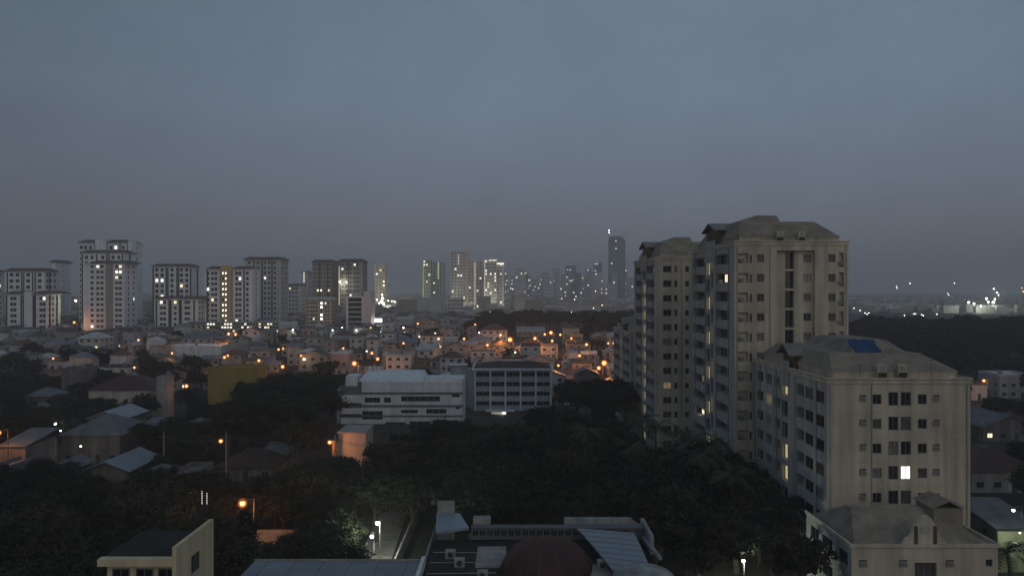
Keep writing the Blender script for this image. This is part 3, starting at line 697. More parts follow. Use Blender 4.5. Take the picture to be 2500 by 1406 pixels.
# light lines belong to towers: thin fittings on them
def light_line(label, px, y0, y1, Y, w=.55, m='strip', beads=0):
    root = thing('facade_light', label, 'light', at(px, y1, Y))
    if beads:
        for k in range(beads):
            z = py2z(y0 + (y1 - y0) * (k + .5) / beads, Y); h = (y1 - y0) / F * Y / beads * .3
            MB().box(px2x(px, Y) - w/2, Y - .8, z - h, px2x(px, Y) + w/2, Y - .05, z + h).build('lamp', M[m], root)
    else:
        MB().box(px2x(px, Y) - w/2, Y - .8, py2z(y1, Y), px2x(px, Y) + w/2, Y - .05, py2z(y0, Y)).build('lamp', M[m], root)
    MB().box(px2x(px, Y) - w/2 - .1, Y - .05, py2z(y1, Y), px2x(px, Y) + w/2 + .1, Y - .01, py2z(y0, Y)).build('backing', M['pole'], root)
light_line('bright vertical light on the edge of the slim grey tower', 742.5, 664, 690, 680)
light_line('long light line on the edge of the pale green tower', 1034, 640, 745, 1000, .5, 'stairlit')
light_line('short bright light line on the green-grey tower', 1070, 640, 681, 1050, .6)
light_line('left edge light of the tallest pink-grey high-rise', 1102, 618, 722, 900, .5, 'litdim')
light_line('beaded centre light of the tallest pink-grey high-rise', 1119.5, 622, 646, 900, .8, 'strip', 6)
light_line('right edge light of the tallest pink-grey high-rise', 1138, 620, 745, 900, .5, 'litdim')
light_line('beaded light line on the lower pink-grey high-rise', 1159.5, 640, 745, 930, .9, 'strip', 16)
light_line('dashed light line on the lettered high-rise', 1183.5, 633, 740, 900, .8, 'strip', 18)
light_line('vertical yellow light column between the brownish towers', 828.5, 650, 745, 604, .7, 'stairlit')
tag(MB().box(px2x(1213, 909), 908.2, py2z(645, 909), px2x(1230, 909), 909.8, py2z(642.5, 909)).build('light_bar', M['litw']), 'white light bar along the top of a pink-grey high-rise', 'light')
def letters():
    Y = 899.0
    root = thing('roof_sign', 'row of small lit letters on a high-rise roof edge', 'sign', at(1203, 638, Y))
    r = random.Random(2)
    for k in range(6):
        x = px2x(1194 + k * 3.3, Y); z = py2z(638, Y)
        b = MB(); b.box(x, Y - .4, z - .1, x + .35, Y - .2, z + 1.8)
        b.box(x + .36, Y - .4, z + (1.4 if k % 2 else 0), x + .95, Y - .2, z + (1.75 if k % 2 else .35))
        if k % 3 == 0: b.box(x + .36, Y - .4, z + .8, x + .8, Y - .2, z + 1.1)
        b.build('letter', M['litw'], root)
    MB().box(px2x(1192, Y), Y - .2, py2z(640, Y), px2x(1214, Y), Y - .05, py2z(638.5, Y)).build('sign_rail', M['pole'], root)
letters()
# far skyline
far = [(1228, 1262, 722, 'tpink'), (1262, 1283, 668, 'tgreen'), (1284, 1298, 694, 'tgrey'), (1308, 1327, 672, 'tpink'), (1328, 1351, 676, 'tpink'), (1353, 1367, 679, 'tgrey'), (1369, 1381, 669, 'tpink'), (1381, 1407, 648, 'tdark'), (1409, 1423, 702, 'tgrey'), (1424, 1451, 684, 'tgrey'), (1449, 1470, 641, 'tdark'), (1471, 1484, 702, 'tpink'), (1485, 1527, 585, 'tdark'), (1504, 1517, 705, 'tdark'), (1514, 1532, 679, 'tgrey'), (1534, 1548, 677, 'tgrey'), (1316, 1338, 724, 'tgrey'), (1340, 1358, 720, 'tpink'), (955, 985, 722, 'tgrey'), (988, 1020, 728, 'tbrown'), (1000, 1030, 735, 'tgrey'), (2196, 2206, 752, 'twhite'), (2207, 2238, 731, 'tgrey'), (2240, 2262, 745, 'tbrown'), (2150, 2190, 748, 'tgrey'), (2300, 2340, 742, 'tgrey'), (2448, 2520, 754, 'twhite')]
for _k in range(50):
    _x = 1230 + (_k % 26) * 12.2 + (_k * 37) % 11; far.append((_x, _x + 10 + (_k * 53) % 15, (664 if _k < 26 else 650) + (_k * 71) % 62, ('tpink', 'tgrey', 'tcream', 'tpink', 'tdark')[_k % 5]))
desc = ['pink-grey office slab', 'glittering pale green tower', 'small grey tower', 'pink tower with a roof lamp', 'broad pink tower', 'slim grey tower with a dark strip', 'thin pink tower', 'dark glass tower standing out of the haze', 'low grey block by the dark glass tower', 'grey block with a lit band', 'faint dark tower', 'faint low pink slab', 'tallest dark tower under a crane light', 'short dark block at the foot of the tallest tower', 'pale twin-shaft tower', 'pale grey tower next to the condominium', 'pale low box', 'pale pink low box', 'grey block by the building site', 'brownish low block past the building site', 'grey block left of the pale green tower', 'thin white block over the dark park', 'wide grey block over the dark park', 'brown block over the dark park', 'low faint block beside the condominium', 'low block by the yard floodlights', 'white block at the edge of the dark park']
desc += ['small %s tower' % {'tpink': 'pink', 'tgrey': 'grey', 'tcream': 'cream', 'tdark': 'dark'}[f[3]] for f in far[27:]]
for i, ((x0, x1, yt, wm), ds) in enumerate(zip(far, desc)):
    Y = 1900 + (i * 137) % 500
    if x0 < 1030: Y = 1200 + i * 7
    if x0 > 2100: Y = 1100 + i * 11
    rt = tower(ds + ' on the hazy skyline', x0, x1, yt, Y, 25, wm, tuple(x0 + (x1 - x0) * q for q in (.2, .45, .7)), fh=9.5, roof=0, ww=3.2, wh=3.0, plit=.09 if i != 1 else .5, seed=40 + i, name='skyline_tower', group='hazy skyline', scols=(), gk='tdark', c0=4)
    if i == 12:
        X = px2x(1488, Y); zt = py2z(585, Y)
        c = MB(); c.tube((X, Y + 8, zt), (X, Y + 8, zt + 24), .9, .6, 6); c.tube((X - 14, Y + 8, zt + 20), (X + 22, Y + 8, zt + 22), .6, .5, 6)
        cc = c.build('crane', M['pole'], rt)
        for dz in (24.5, 18): MB().ball((X, Y + 7, zt + dz), 1.5).build('crane_light', M['spark'], cc)
        MB().frustum((X - 3, Y, X + 38, Y + 25), zt + .01, (X + 5, Y + 6, X + 34, Y + 20), zt + 9).build('crown', M['tdark'], rt)
# low far city (cannot be counted): one mass of roofs
def far_mass():
    r = random.Random(77); b = MB()
    for _ in range(2600):
        Y = r.uniform(620, 2600) if r.random() < .6 else r.uniform(560, 1100)
        px = r.uniform(-100, 2600)
        if 1140 < px < 1570 and Y < 640: continue
        if px > 1990 and Y < 900: continue
        X = px2x(px, Y); w = r.uniform(5, 16) * (1 + Y / 2500); d = r.uniform(6, 14); h = r.uniform(4, 9) + (r.random() < .1 and px < 1990) * r.uniform(4, 12)
        if not free(X, Y, 12): continue
        b.box(X - w/2, Y, g(Y) - .5, X + w/2, Y + d, g(Y) + h, r.randrange(5))
    o = b.build('distant_rooftops', [M['tgrey'], M['tbrown'], M['concrete'], M['tbrown'], M['tgrey']])
    tag(o, 'mass of far low houses and roofs fading into haze', 'city', kind='stuff')
far_mass()

# ------------------------------------------------------------------ the two large blocks in the middle
def white_block():
    Y = 215.0; d = 14.0
    X0, Xs, X1 = px2x(823, Y), px2x(883, Y), px2x(1129, Y)
    root = thing('school_block', 'white three-storey block with dark bands and a long strip window', 'building', ((X0 + X1)/2, Y + 7, 0))
    foot(X0, Y, X1, Y + d)
    z = lambda py: py2z(py, Y)
    wl = MB()
    def U(px): return px2x(px, Y) - Xs
    hs = [(890, 970, 928, 983), (937, 970, 954, 983), (979, 967, 1074, 980), (1103, 962, 1122, 969.5), (884, 1003, 934, 1024), (979, 1000, 1020, 1009), (1040, 998, 1090, 1010), (1112, 992, 1122, 999), (940, 1030, 990, 1045), (1000, 1028, 1050, 1042), (1060, 1026, 1115, 1040)]
    hs = [(a, y0 - (0), c, y1) for a, y0, c, y1 in hs]
    wl.panel((Xs, Y, 0), (1,0,0), (0,-1,0), X1 - Xs, z(932), [(U(a), z(y1), U(c), z(y0), .35) for a, y0, c, y1 in hs])
    wl.panel((X1, Y, 0), (0,1,0), (1,0,0), d, z(932)); wl.poly([(Xs, Y, z(932)), (X1, Y, z(932)), (X1, Y + d, z(932) + .4), (Xs, Y + d, z(932) + .4)])
    wl.build('wall', M['bluewhite'], root)
    for a, y0, c, y1 in hs:
        w = px2x(c, Y) - px2x(a, Y); hh = z(y0) - z(y1); n = max(1, round(w / 1.9))
        for k in range(n): window(root, (px2x(a, Y) + (k + .5) * w / n, Y + .25, (z(y0) + z(y1))/2), 'F', w / n - .04, hh - .04, 'glass')
    for y0, y1 in ((957, 962), (988, 993), (1013, 1017)):
        MB().box(Xs - .1, Y - .22, z(y1), X1 + .2, Y - .003, z(y0)).build('dark_band', M['darkband'], root)
    # stepped balcony wing on the left
    b = MB().box(X0, Y + 1.2, 0, Xs - .003, Y + d, z(945)); b.build('wing_wall', M['darkband'], root)
    for y0, y1 in ((965, 983), (996, 1010), (1020, 1034)):
        MB().box(px2x(832, Y), Y - .4, z(y1), Xs + .02, Y + 1.19, z(y0)).build('balcony', M['bluewhite'], root)
    MB().box(px2x(823, Y), Y - .2, 0, px2x(829, Y), Y + 1.1, z(950)).build('pier', M['bluegrey'], root)
    MB().box(px2x(838, Y), Y + 3, z(950), px2x(868, Y), Y + 10, z(921)).build('roof_room', M['bluewhite'], root)
    # sloped white roof behind the parapet
    xr0, xr1 = px2x(874, Y), px2x(1034, Y)
    MB().frustum((xr0, Y + .8, xr1, Y + d), z(932) + .05, (xr0 + 1, Y + 7, xr1 - 1, Y + d - 2), z(913)).build('roof', M['bluewhite'], root)
    MB().box(px2x(1036, Y), Y + 1, z(932), X1 - .01, Y + 3, z(926)).build('parapet', M['white'], root)
    for p in (903, 915, 926):
        MB().tube((px2x(p, Y+9), Y + 9, z(917)), (px2x(p, Y+9), Y + 9, z(917) + 1.7), .55, .55, 12).build('water_tank', M['white'], root)
    KEEP.append((823, 905, 1000, 1040, Y)); KEEP.append((990, 905, 1132, 983, Y))
white_block()
def grey_block():
    Y = 238.0
    z = lambda py: py2z(py, Y)
    X0, X1 = px2x(1160, Y), px2x(1345, Y)
    d = 16
    root = thing('classroom_building', 'blue-grey four-storey building with white columns and a maroon hip roof', 'building', ((X0 + X1)/2, Y + 8, 0))
    foot(X0 - 9, Y, X1, Y + d)
    zt = z(903)
    n, fh = 5, 23.5 / F * Y
    nb = 5; bw = (X1 - X0) / nb
    holes = []
    for k in range(n):
        zc_ = zt - .7 - k * fh
        if zc_ - 1.4 < .2: continue
        for j in range(nb):
            holes.append((j * bw + .25, zc_ - 1.35, (j + 1) * bw - .25, zc_, 1.5))
            for q in range(2): window(root, (X0 + j * bw + .25 + (q + .5) * (bw - .5) / 2, Y + 1.4, zc_ - .68), 'F', (bw - .5) / 2 - .1, 1.3, 'glass')
    b = MB(); b.panel((X0, Y, 0), (1,0,0), (0,-1,0), X1 - X0, zt, holes); b.panel((X1, Y, 0), (0,1,0), (1,0,0), d, zt)
    b.build('wall', M['bluegrey'], root)
    for j in range(nb + 1):
        MB().box(X0 + j*bw - .22, Y - .35, 0, X0 + j*bw + .22, Y - .003, zt - .01).build('column', M['bluewhite'], root)
    # left side wing, receding
    Xl = px2x(1137, Y + 10)
    wb_ = MB(); wb_.panel((Xl, Y + 9, 0), Vector((X0 - Xl, -9, 0)).normalized(), Vector((-9, -(X0 - Xl), 0)).normalized(), math.hypot(9, X0 - Xl), zt)
    wb_.panel((px2x(1100, Y + 12), Y + 12, 0), (1, 0, 0), (0, -1, 0), Xl - px2x(1100, Y + 12), zt + .2)
    wb_.build('side_wing', M['bluegrey'], root)
    MB().box(px2x(1098, Y+12), Y + 11.4, zt + .2, Xl + .4, Y + 14, zt + .75).build('canopy', M['bluewhite'], root)
    e = MB(); e.box(X0 - .9, Y - 1.0, zt + .002, X1 + .6, Y + d, zt + .55); e.build('eaves', M['bluewhite'], root)
    MB().frustum((X0 - .5, Y - .6, X1 + .2, Y + d), zt + .552, (X0 + 6, Y + 7, X1 - 5, Y + 9), zt + 1.9).build('roof', M['darkmaroon'], root)
    # bright porch
    xp = px2x(1215, Y)
    pz = py2z(1015, Y)
    p = MB().box(xp - 3.5, Y - 4, py2z(1000, Y), xp + 5, Y - .4, py2z(1000, Y) + .25).build('porch_roof', M['bluewhite'], root)
    KEEP.append((1100, 880, 1345, 975, Y)); KEEP.append((1140, 900, 1275, 1012, Y))
grey_block()
def porch_light():
    Y = 232.0
    root = thing('lit_porch', 'brightly lit white porch wall at the foot of the blue-grey building', 'porch', at(1215, 1040, Y))
    root.location.z = 0
    x0, x1 = px2x(1199, Y), px2x(1236, Y)
    MB().box(x0, Y, 0, x1, Y + .3, py2z(1004, Y) - .2).build('wall', M['white'], root)
    MB().box(px2x(1226, Y), Y - .16, py2z(1015, Y), px2x(1235, Y), Y - .04, py2z(1003, Y) - .3).build('lamp_panel', M['litw'], root)
    MB().box(px2x(1202, Y), Y - .16, py2z(1017, Y), px2x(1226, Y), Y - .04, py2z(1014, Y)).build('lamp_tube', M['litw'], root)
    l = bpy.data.lights.new('porch_lamp', 'POINT'); l.energy = 700; l.color = (1, .97, .8); l.shadow_soft_size = .3
    obj('porch_lamp', l, root, Vector((px2x(1222, Y), Y - 2.0, py2z(1012, Y))) - root.location)
    KEEP.append((1195, 995, 1245, 1030, Y))
porch_light()

# ------------------------------------------------------------------ houses
_hcount = 0
def house(X, Y, w, d, st, wk, rk, rt, rz=0.0, label=None, group='houses of the crowded neighbourhood', zt=None, nowin=False, wm=None, rm=None, plit=.05, name='house', windows_front=True, rise=None, fh=2.9):
    """a house with walls, roof, door and windows; X,Y is the centre of the front wall"""
    r = random.Random(int(X * 31 + Y * 17))
    zb = g(Y) - .2
    hgt = st * fh if zt is None else zt - zb
    root = thing(name, label or '', 'house', (X, Y + d/2, zb), group, rz)
    if not label:
        fl = {1: 'one-storey', 2: 'two-storey', 3: 'three-storey'}[st]
        root['label'] = f'{fl} {wk} house with a {rk} {rt} roof near {near(X, Y)}'
    W = wm or HW[wk]; RM = rm or HR[rk]
    def P(o): return o
    b = MB(); b.box(-w/2, -d/2, -1.2, w/2, d/2, hgt)
    if rt == 'gable':
        hh = rise or w * .20
        b.poly([(-w/2, -d/2, hgt), (w/2, -d/2, hgt), (0, -d/2, hgt + hh)]); b.poly([(-w/2, d/2, hgt), (w/2, d/2, hgt), (0, d/2, hgt + hh)])
    obj('wall', b.mesh('wall', W), root)
    q = MB()
    if rt == 'gable': q.gable(-w/2 - .5, -d/2 - .6, w/2 + .5, d/2 + .6, hgt - .1, hgt + hh + .12, 'Y', .12)
    elif rt == 'hip':
        i = min(w, d) * .45
        q.frustum((-w/2 - .6, -d/2 - .6, w/2 + .6, d/2 + .6), hgt + .003, (-w/2 + i, -d/2 + i, w/2 - i, d/2 - i), hgt + (rise or min(w, d) * .26))
    elif rt == 'shed':
        A = [(-w/2 - .4, -d/2 - .5, hgt + .05), (w/2 + .4, -d/2 - .5, hgt + .05), (w/2 + .4, d/2 + .4, hgt + d * .16), (-w/2 - .4, d/2 + .4, hgt + d * .16)]
        Bq = [(x, y, z + .15) for x, y, z in A]
        q.poly(A); q.poly(Bq)
        for k in range(4): q.poly([A[k], A[(k+1) % 4], Bq[(k+1) % 4], Bq[k]])
    else:   # flat with parapet
        for (a0, b0, a1, b1) in ((-w/2 - .1, -d/2 - .1, w/2 + .1, -d/2 + .12), (-w/2 - .1, d/2 - .12, w/2 + .1, d/2 + .1), (-w/2 - .1, -d/2 + .12, -w/2 + .12, d/2 - .12), (w/2 - .12, -d/2 + .12, w/2 + .1, d/2 - .12)):
            q.box(a0, b0, hgt + .002, a1, b1, hgt + .75)
        q.box(-w/2 + .12, -d/2 + .12, hgt + .002, w/2 - .12, d/2 - .12, hgt + .05)
    ro = obj('roof', q.mesh('roof', RM), root)
    if rt == 'flat' and r.random() < .6:
        tk = MB(); tx, ty = r.uniform(-w*.3, w*.3), r.uniform(-d*.2, d*.3)
        tk.tube((tx, ty, hgt + .05), (tx, ty, hgt + 1.7), .6, .6, 10); obj('water_tank', tk.mesh('water_tank', M['metalroof']), root)
    if not nowin:
        for s in range(st):
            zc_ = s * fh + 1.65
            if zc_ + .8 > hgt: continue
            n = max(1, int(w / 3.0))
            for k in range(n):
                if s == 0 and k == n // 2:
                    o = obj('door', pane_mesh(.95, 2.05, 'void'), root, (-w/2 + (k + .5) * w / n, -d/2 - .02, 1.25)); continue
                m = lit_pick(r, plit)
                obj('window', win_mesh(1.3, 1.1, 'whiteframe' if wk in ('beige', 'pink') else 'frame', m or 'glass'), root, (-w/2 + (k + .5) * w / n, -d/2 - .09, zc_))
            side = 1 if X < 0 else -1
            for k in range(max(1, int(d / 4))):
                obj('window', win_mesh(1.2, 1.1, 'frame', lit_pick(r, plit * .7) or 'glass'), root, (side * (w/2 + .09), -d/2 + (k + .5) * d / max(1, int(d / 4)), zc_), side * math.pi/2)
    foot(X - w/2 - .5, Y - .5, X + w/2 + .5, Y + d + .5)
    return root
def hpx(x0, x1, ytop, Y, d, wk, rk, rt, label, st=2, **k):
    if Y > 300:
        Y = solveY(ytop, st * 2.8); KEEP.append((x0 + 4, ytop, x1 - 4, ytop + 16, Y))
    X0, X1 = px2x(x0, Y), px2x(x1, Y)
    return house((X0 + X1)/2, Y, X1 - X0, d, st, wk, rk, rt, label=label, zt=py2z(ytop, Y), group=k.pop('group', 'larger houses and sheds'), **k)
# hand-placed ones
hpx(507, 625, 903, 250, 12, 'beige', 'brown', 'flat', 'plain mustard yellow building with a blank front wall behind trees', st=3, wm=M['yellow'], rm=M['yellow'], nowin=True, name='yellow_building')
hpx(408, 540, 848, 322, 14, 'white', 'pale metal', 'flat', 'long white warehouse with a blank wall and small end windows', st=2, wm=M['bluewhite'], rm=M['bluewhite'], nowin=True, name='warehouse')
hpx(445, 520, 826, 360, 12, 'pale blue', 'faded blue', 'hip', 'pale blue hall with a low roof behind the long warehouse', st=2)
hpx(190, 244, 826, 345, 12, 'white', 'pale metal', 'hip', 'white house with a pale hipped roof rising over dark trees', st=3)
hpx(250, 285, 824, 352, 10, 'pink', 'dull grey', 'flat', 'square pinkish house beside the white hipped one', st=2)
hpx(216, 372, 952, 228, 14, 'cream', 'rust red', 'hip', 'wide cream house under a broad dark maroon hip roof', st=2, rm=M['maroon'], rise=3.6)
hpx(382, 406, 925, 222, 5, 'grey', 'dull grey', 'flat', 'tall narrow grey concrete stair tower among trees', st=3, wm=M['concrete'], rm=M['concrete'], nowin=True, name='concrete_tower')
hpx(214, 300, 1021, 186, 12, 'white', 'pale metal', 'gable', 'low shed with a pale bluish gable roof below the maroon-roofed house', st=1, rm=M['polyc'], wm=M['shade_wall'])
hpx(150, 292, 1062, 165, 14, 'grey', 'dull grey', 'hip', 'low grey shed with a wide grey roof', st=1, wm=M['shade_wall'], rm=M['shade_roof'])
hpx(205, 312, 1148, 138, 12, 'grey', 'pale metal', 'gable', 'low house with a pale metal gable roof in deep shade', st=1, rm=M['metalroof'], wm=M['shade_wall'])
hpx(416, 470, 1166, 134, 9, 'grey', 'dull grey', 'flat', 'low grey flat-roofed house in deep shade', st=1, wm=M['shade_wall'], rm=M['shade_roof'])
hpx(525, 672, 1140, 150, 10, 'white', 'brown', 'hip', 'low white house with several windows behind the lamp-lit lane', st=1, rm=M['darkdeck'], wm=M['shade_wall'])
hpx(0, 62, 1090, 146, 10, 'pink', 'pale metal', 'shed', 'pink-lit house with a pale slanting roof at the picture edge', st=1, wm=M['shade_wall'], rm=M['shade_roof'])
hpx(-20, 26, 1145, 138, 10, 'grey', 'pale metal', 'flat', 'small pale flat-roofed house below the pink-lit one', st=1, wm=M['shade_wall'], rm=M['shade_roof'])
hpx(942, 1003, 869, 385, 12, 'white', 'pale metal', 'flat', 'white house with a pale flat roof and wide dark openings', st=3)
hpx(1019, 1064, 855, 400, 12, 'white', 'pale metal', 'shed', 'white house with a slanting top beside a water tank', st=3)
hpx(1013, 1046, 878, 362, 9, 'beige', 'brown', 'flat', 'small yellow house next to the flat-roofed white house', st=2, wm=M['yellow'])
hpx(540, 588, 866, 350, 10, 'pink', 'rust red', 'hip', 'pink house lit orange by the lamps at the warehouse end', st=2)
hpx(608, 658, 858, 362, 10, 'cream', 'dull grey', 'flat', 'cream row house with its front washed orange by lamps', st=2)
hpx(1175, 1238, 806, 455, 12, 'white', 'rust red', 'hip', 'white house front lit by the strong orange lamp near the park', st=3)
hpx(1262, 1330, 810, 440, 14, 'beige', 'pale metal', 'shed', 'long low beige house along the park edge', st=1)
hpx(1318, 1362, 846, 372, 10, 'white', 'dull grey', 'flat', 'white flat-roofed house among orange lamps', st=2)
hpx(1385, 1442, 840, 398, 12, 'beige', 'brown', 'flat', 'wide tan house above the white narrow one', st=2)
hpx(1388, 1411, 861, 352, 9, 'white', 'pale metal', 'flat', 'narrow tall white house with a blank front', st=3, nowin=True)
hpx(1150, 1210, 858, 372, 12, 'white', 'dull grey', 'flat', 'long white row house behind the maroon-roofed building', st=2)
hpx(895, 922, 830, 440, 10, 'white', 'dull grey', 'flat', 'slender white house with a lamp at its foot', st=3)
hpx(748, 790, 826, 420, 12, 'pale green', 'dull grey', 'flat', 'pale green block of three storeys', st=3)
hpx(790, 818, 834, 412, 10, 'pink', 'dull grey', 'flat', 'pinkish block against the pale green one', st=3)
hpx(1495, 1540, 864, 330, 12, 'cream', 'dull grey', 'flat', 'cream house behind the bright orange lamp', st=2)
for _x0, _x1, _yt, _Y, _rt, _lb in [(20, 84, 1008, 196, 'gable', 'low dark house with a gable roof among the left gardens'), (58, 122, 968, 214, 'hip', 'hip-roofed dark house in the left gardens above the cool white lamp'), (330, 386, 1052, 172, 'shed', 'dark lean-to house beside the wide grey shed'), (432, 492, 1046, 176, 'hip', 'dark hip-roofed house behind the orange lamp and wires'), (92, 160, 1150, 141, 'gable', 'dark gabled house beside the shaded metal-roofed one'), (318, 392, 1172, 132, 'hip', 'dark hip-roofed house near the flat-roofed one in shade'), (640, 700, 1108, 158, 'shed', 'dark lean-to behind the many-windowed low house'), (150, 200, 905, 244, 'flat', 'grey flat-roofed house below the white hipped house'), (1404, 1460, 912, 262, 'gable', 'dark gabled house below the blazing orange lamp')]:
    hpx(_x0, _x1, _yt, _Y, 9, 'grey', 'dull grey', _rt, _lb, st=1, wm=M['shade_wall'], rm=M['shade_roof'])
    if _x0 in (58, 640, 150, 1404): KEEP.append((_x0 + 14, _yt - 8, _x1 - 20, _yt + 4, _Y))
# right-hand side beyond the slabs
hpx(2440, 2530, 919, 262, 12, 'pale blue', 'pale metal', 'flat', 'pale blue house with a square window past the cream slabs', st=3, group='houses on the right')
hpx(2372, 2410, 940, 258, 10, 'white', 'dull grey', 'flat', 'small white house by the red lamp past the slabs', st=1, group='houses on the right')
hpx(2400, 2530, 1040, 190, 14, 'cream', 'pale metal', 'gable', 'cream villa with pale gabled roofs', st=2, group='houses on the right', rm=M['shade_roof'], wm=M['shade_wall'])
hpx(2372, 2540, 1150, 142, 14, 'white', 'rust red', 'hip', 'long white house with a row of dark openings under a maroon roof', st=2, group='houses on the right', rm=M['maroon'], wm=M['concrete'])
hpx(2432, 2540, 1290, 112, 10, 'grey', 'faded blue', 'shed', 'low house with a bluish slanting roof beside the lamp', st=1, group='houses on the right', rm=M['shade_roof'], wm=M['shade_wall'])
# lamp-lit pale pink wall of a shed
def pink_shed():
    Y = 152.0
    X0, X1 = px2x(826, Y), px2x(893, Y)
    root = thing('garage_shed', 'blank pale pink shed wall washed by an orange lamp', 'shed', ((X0+X1)/2, Y + 4, 0))
    MB().box(X0, Y, -.3, X1, Y + 8, py2z(1057, Y)).build('wall', M['orange_wall'], root)
    MB().box(X0 - .2, Y - .2, py2z(1057, Y) + .002, X1 + .2, Y + 8.2, py2z(1054, Y)).build('roof_slab', M['concrete'], root)
    MB().box(px2x(812, Y - 2), Y - 2.4, 0, px2x(822, Y - 2), Y - 1.6, py2z(1072, Y - 2)).build('gate_pier', M['brown'], root)
    foot(X0, Y, X1, Y + 8); KEEP.append((790, 1040, 895, 1105, Y))
pink_shed()

# random infill of the neighbourhood
LAMPS = []
for (px, py) in [(338,830),(558,815),(575,816),(548,872),(690,895),(865,887),(908,862),(922,876),(680,853),(1133,827),(1245,829),(1306,826),(1330,816),(1432,841),(1475,886),(1363,893),(130,875),(328,897),(455,942),(1020,790),(1348,832),(1368,817)]:
    KEEP.append((px - 6, py - 5, px + 6, py + 5, 9999))
for k in [(507, 900, 560, 975, 250), (560, 900, 622, 925, 250), (216, 928, 378, 960, 228), (383, 924, 404, 1010, 222), (214, 996, 298, 1022, 186), (190, 1042, 260, 1062, 165), (240, 1126, 300, 1146, 138), (600, 1142, 640, 1158, 150),
          (578, 1213, 606, 1245, 104), (525, 1058, 555, 1105, 150), (792, 1062, 830, 1095, 148), (896, 1266, 952, 1345, 112), (122, 1022, 152, 1060, 170), (0, 1040, 20, 1090, 146), (1335, 1050, 1356, 1072, 150), (1512, 1085, 1528, 1125, 118), (1790, 1340, 1845, 1406, 100), (2372, 1148, 2480, 1182, 142), (2442, 918, 2500, 945, 262), (2390, 918, 2415, 940, 270), (2455, 1230, 2495, 1265, 118), (2400, 1010, 2500, 1070, 190), (2372, 1095, 2480, 1150, 142), (188, 1080, 205, 1120, 145), (18, 1095, 40, 1112, 142), (495, 1190, 510, 1230, 128), (2430, 1255, 2500, 1290, 112), (2436, 1300, 2500, 1406, 102)]:
    KEEP.append(k)
rh = random.Random(21)
nh = 0
Y = 252.0
while Y < 560 and nh < 268:
    px = -60 + rh.uniform(0, 20)
    lim = 1548 if Y < 415 else 1150
    while px < lim and nh < 268:
        w = rh.uniform(5.5, 11.5); d = rh.uniform(6.5, 10); st = rh.choice((1, 2, 2, 2, 3)) if Y > 300 else rh.choice((1, 1, 2))
        yy = Y + rh.uniform(-3, 3); X = px2x(px, yy) + w / 2
        px = proj(X + w/2 + rh.uniform(.2, 1.6), yy, 0)[0]
        if rh.random() < (.35 if px < 420 else .04): continue
        wk = rh.choice(list(hw)); rk = rh.choice(list(hr)); rt = rh.choice(('gable', 'hip', 'flat', 'shed', 'flat', 'gable'))
        if any(not free(X + a * w/2, yy + b * d, .3) for a in (-1, 0, 1) for b in (0, .5, 1)): continue
        if not clear(X, yy, g(yy), g(yy) + st * 2.9 + 1.2, w/2): continue
        house(X, yy, w, d, st, wk, rk, rt, rz=0)
        nh += 1
    Y += rh.uniform(10, 12)

def carpet():
    r = random.Random(5); b = MB(); n = 0
    mats = list(HW.values()) + list(HR.values()); nw, nr = len(HW), len(HR)
    for _ in range(9000):
        if n > 1500: break
        Y = 300 + 520 * r.random() ** .9; px = r.uniform(-80, 1545)
        if px > 1140 and Y > 418: continue
        w = r.uniform(4.5, 10); d = r.uniform(5, 9); h = r.choice((3, 5.6, 5.8, 8.2)); X = px2x(px, Y)
        if any(not free(X + a * w/2, Y + c * d, .25) for a in (-1, 1) for c in (0, 1)): continue
        if not clear(X, Y, g(Y), g(Y) + h + 1, w/2): continue
        foot(X - w/2, Y, X + w/2, Y + d); n += 1
        z = g(Y); k = r.random(); m = r.randrange(nw)
        b.box(X - w/2, Y, z - .5, X + w/2, Y + d, z + h, m)
        if k < .45: b.gable(X - w/2 - .4, Y - .4, X + w/2 + .4, Y + d + .4, z + h, z + h + w * .2, r.choice('XY'), .12, nw + r.randrange(nr))
        elif k < .7: b.frustum((X - w/2 - .4, Y - .4, X + w/2 + .4, Y + d + .4), z + h + .01, (X - w*.1, Y + d*.4, X + w*.1, Y + d*.6), z + h + 1.8, nw + r.randrange(nr))
        else: b.box(X - w/2 - .1, Y - .1, z + h + .01, X + w/2 + .1, Y + .1, z + h + .8, m); b.tube((X, Y + 2, z + h), (X, Y + 2, z + h + 1.6), .6, .6, 8, nw)
        for q in range(int(w / 2.6)):
            for f_ in range(int(h / 2.8)):
                x = X - w/2 + (q + .5) * w / int(w / 2.6)
                b.box(x - .55, Y - .06, z + f_ * 2.8 + 1.0, x + .55, Y - .01, z + f_ * 2.8 + 2.1, nw + nr)
    tag(b.build('packed_rooftops', mats + [M['glass']]), 'packed small houses filling the gaps of the neighbourhood', 'houses', kind='stuff')
carpet()
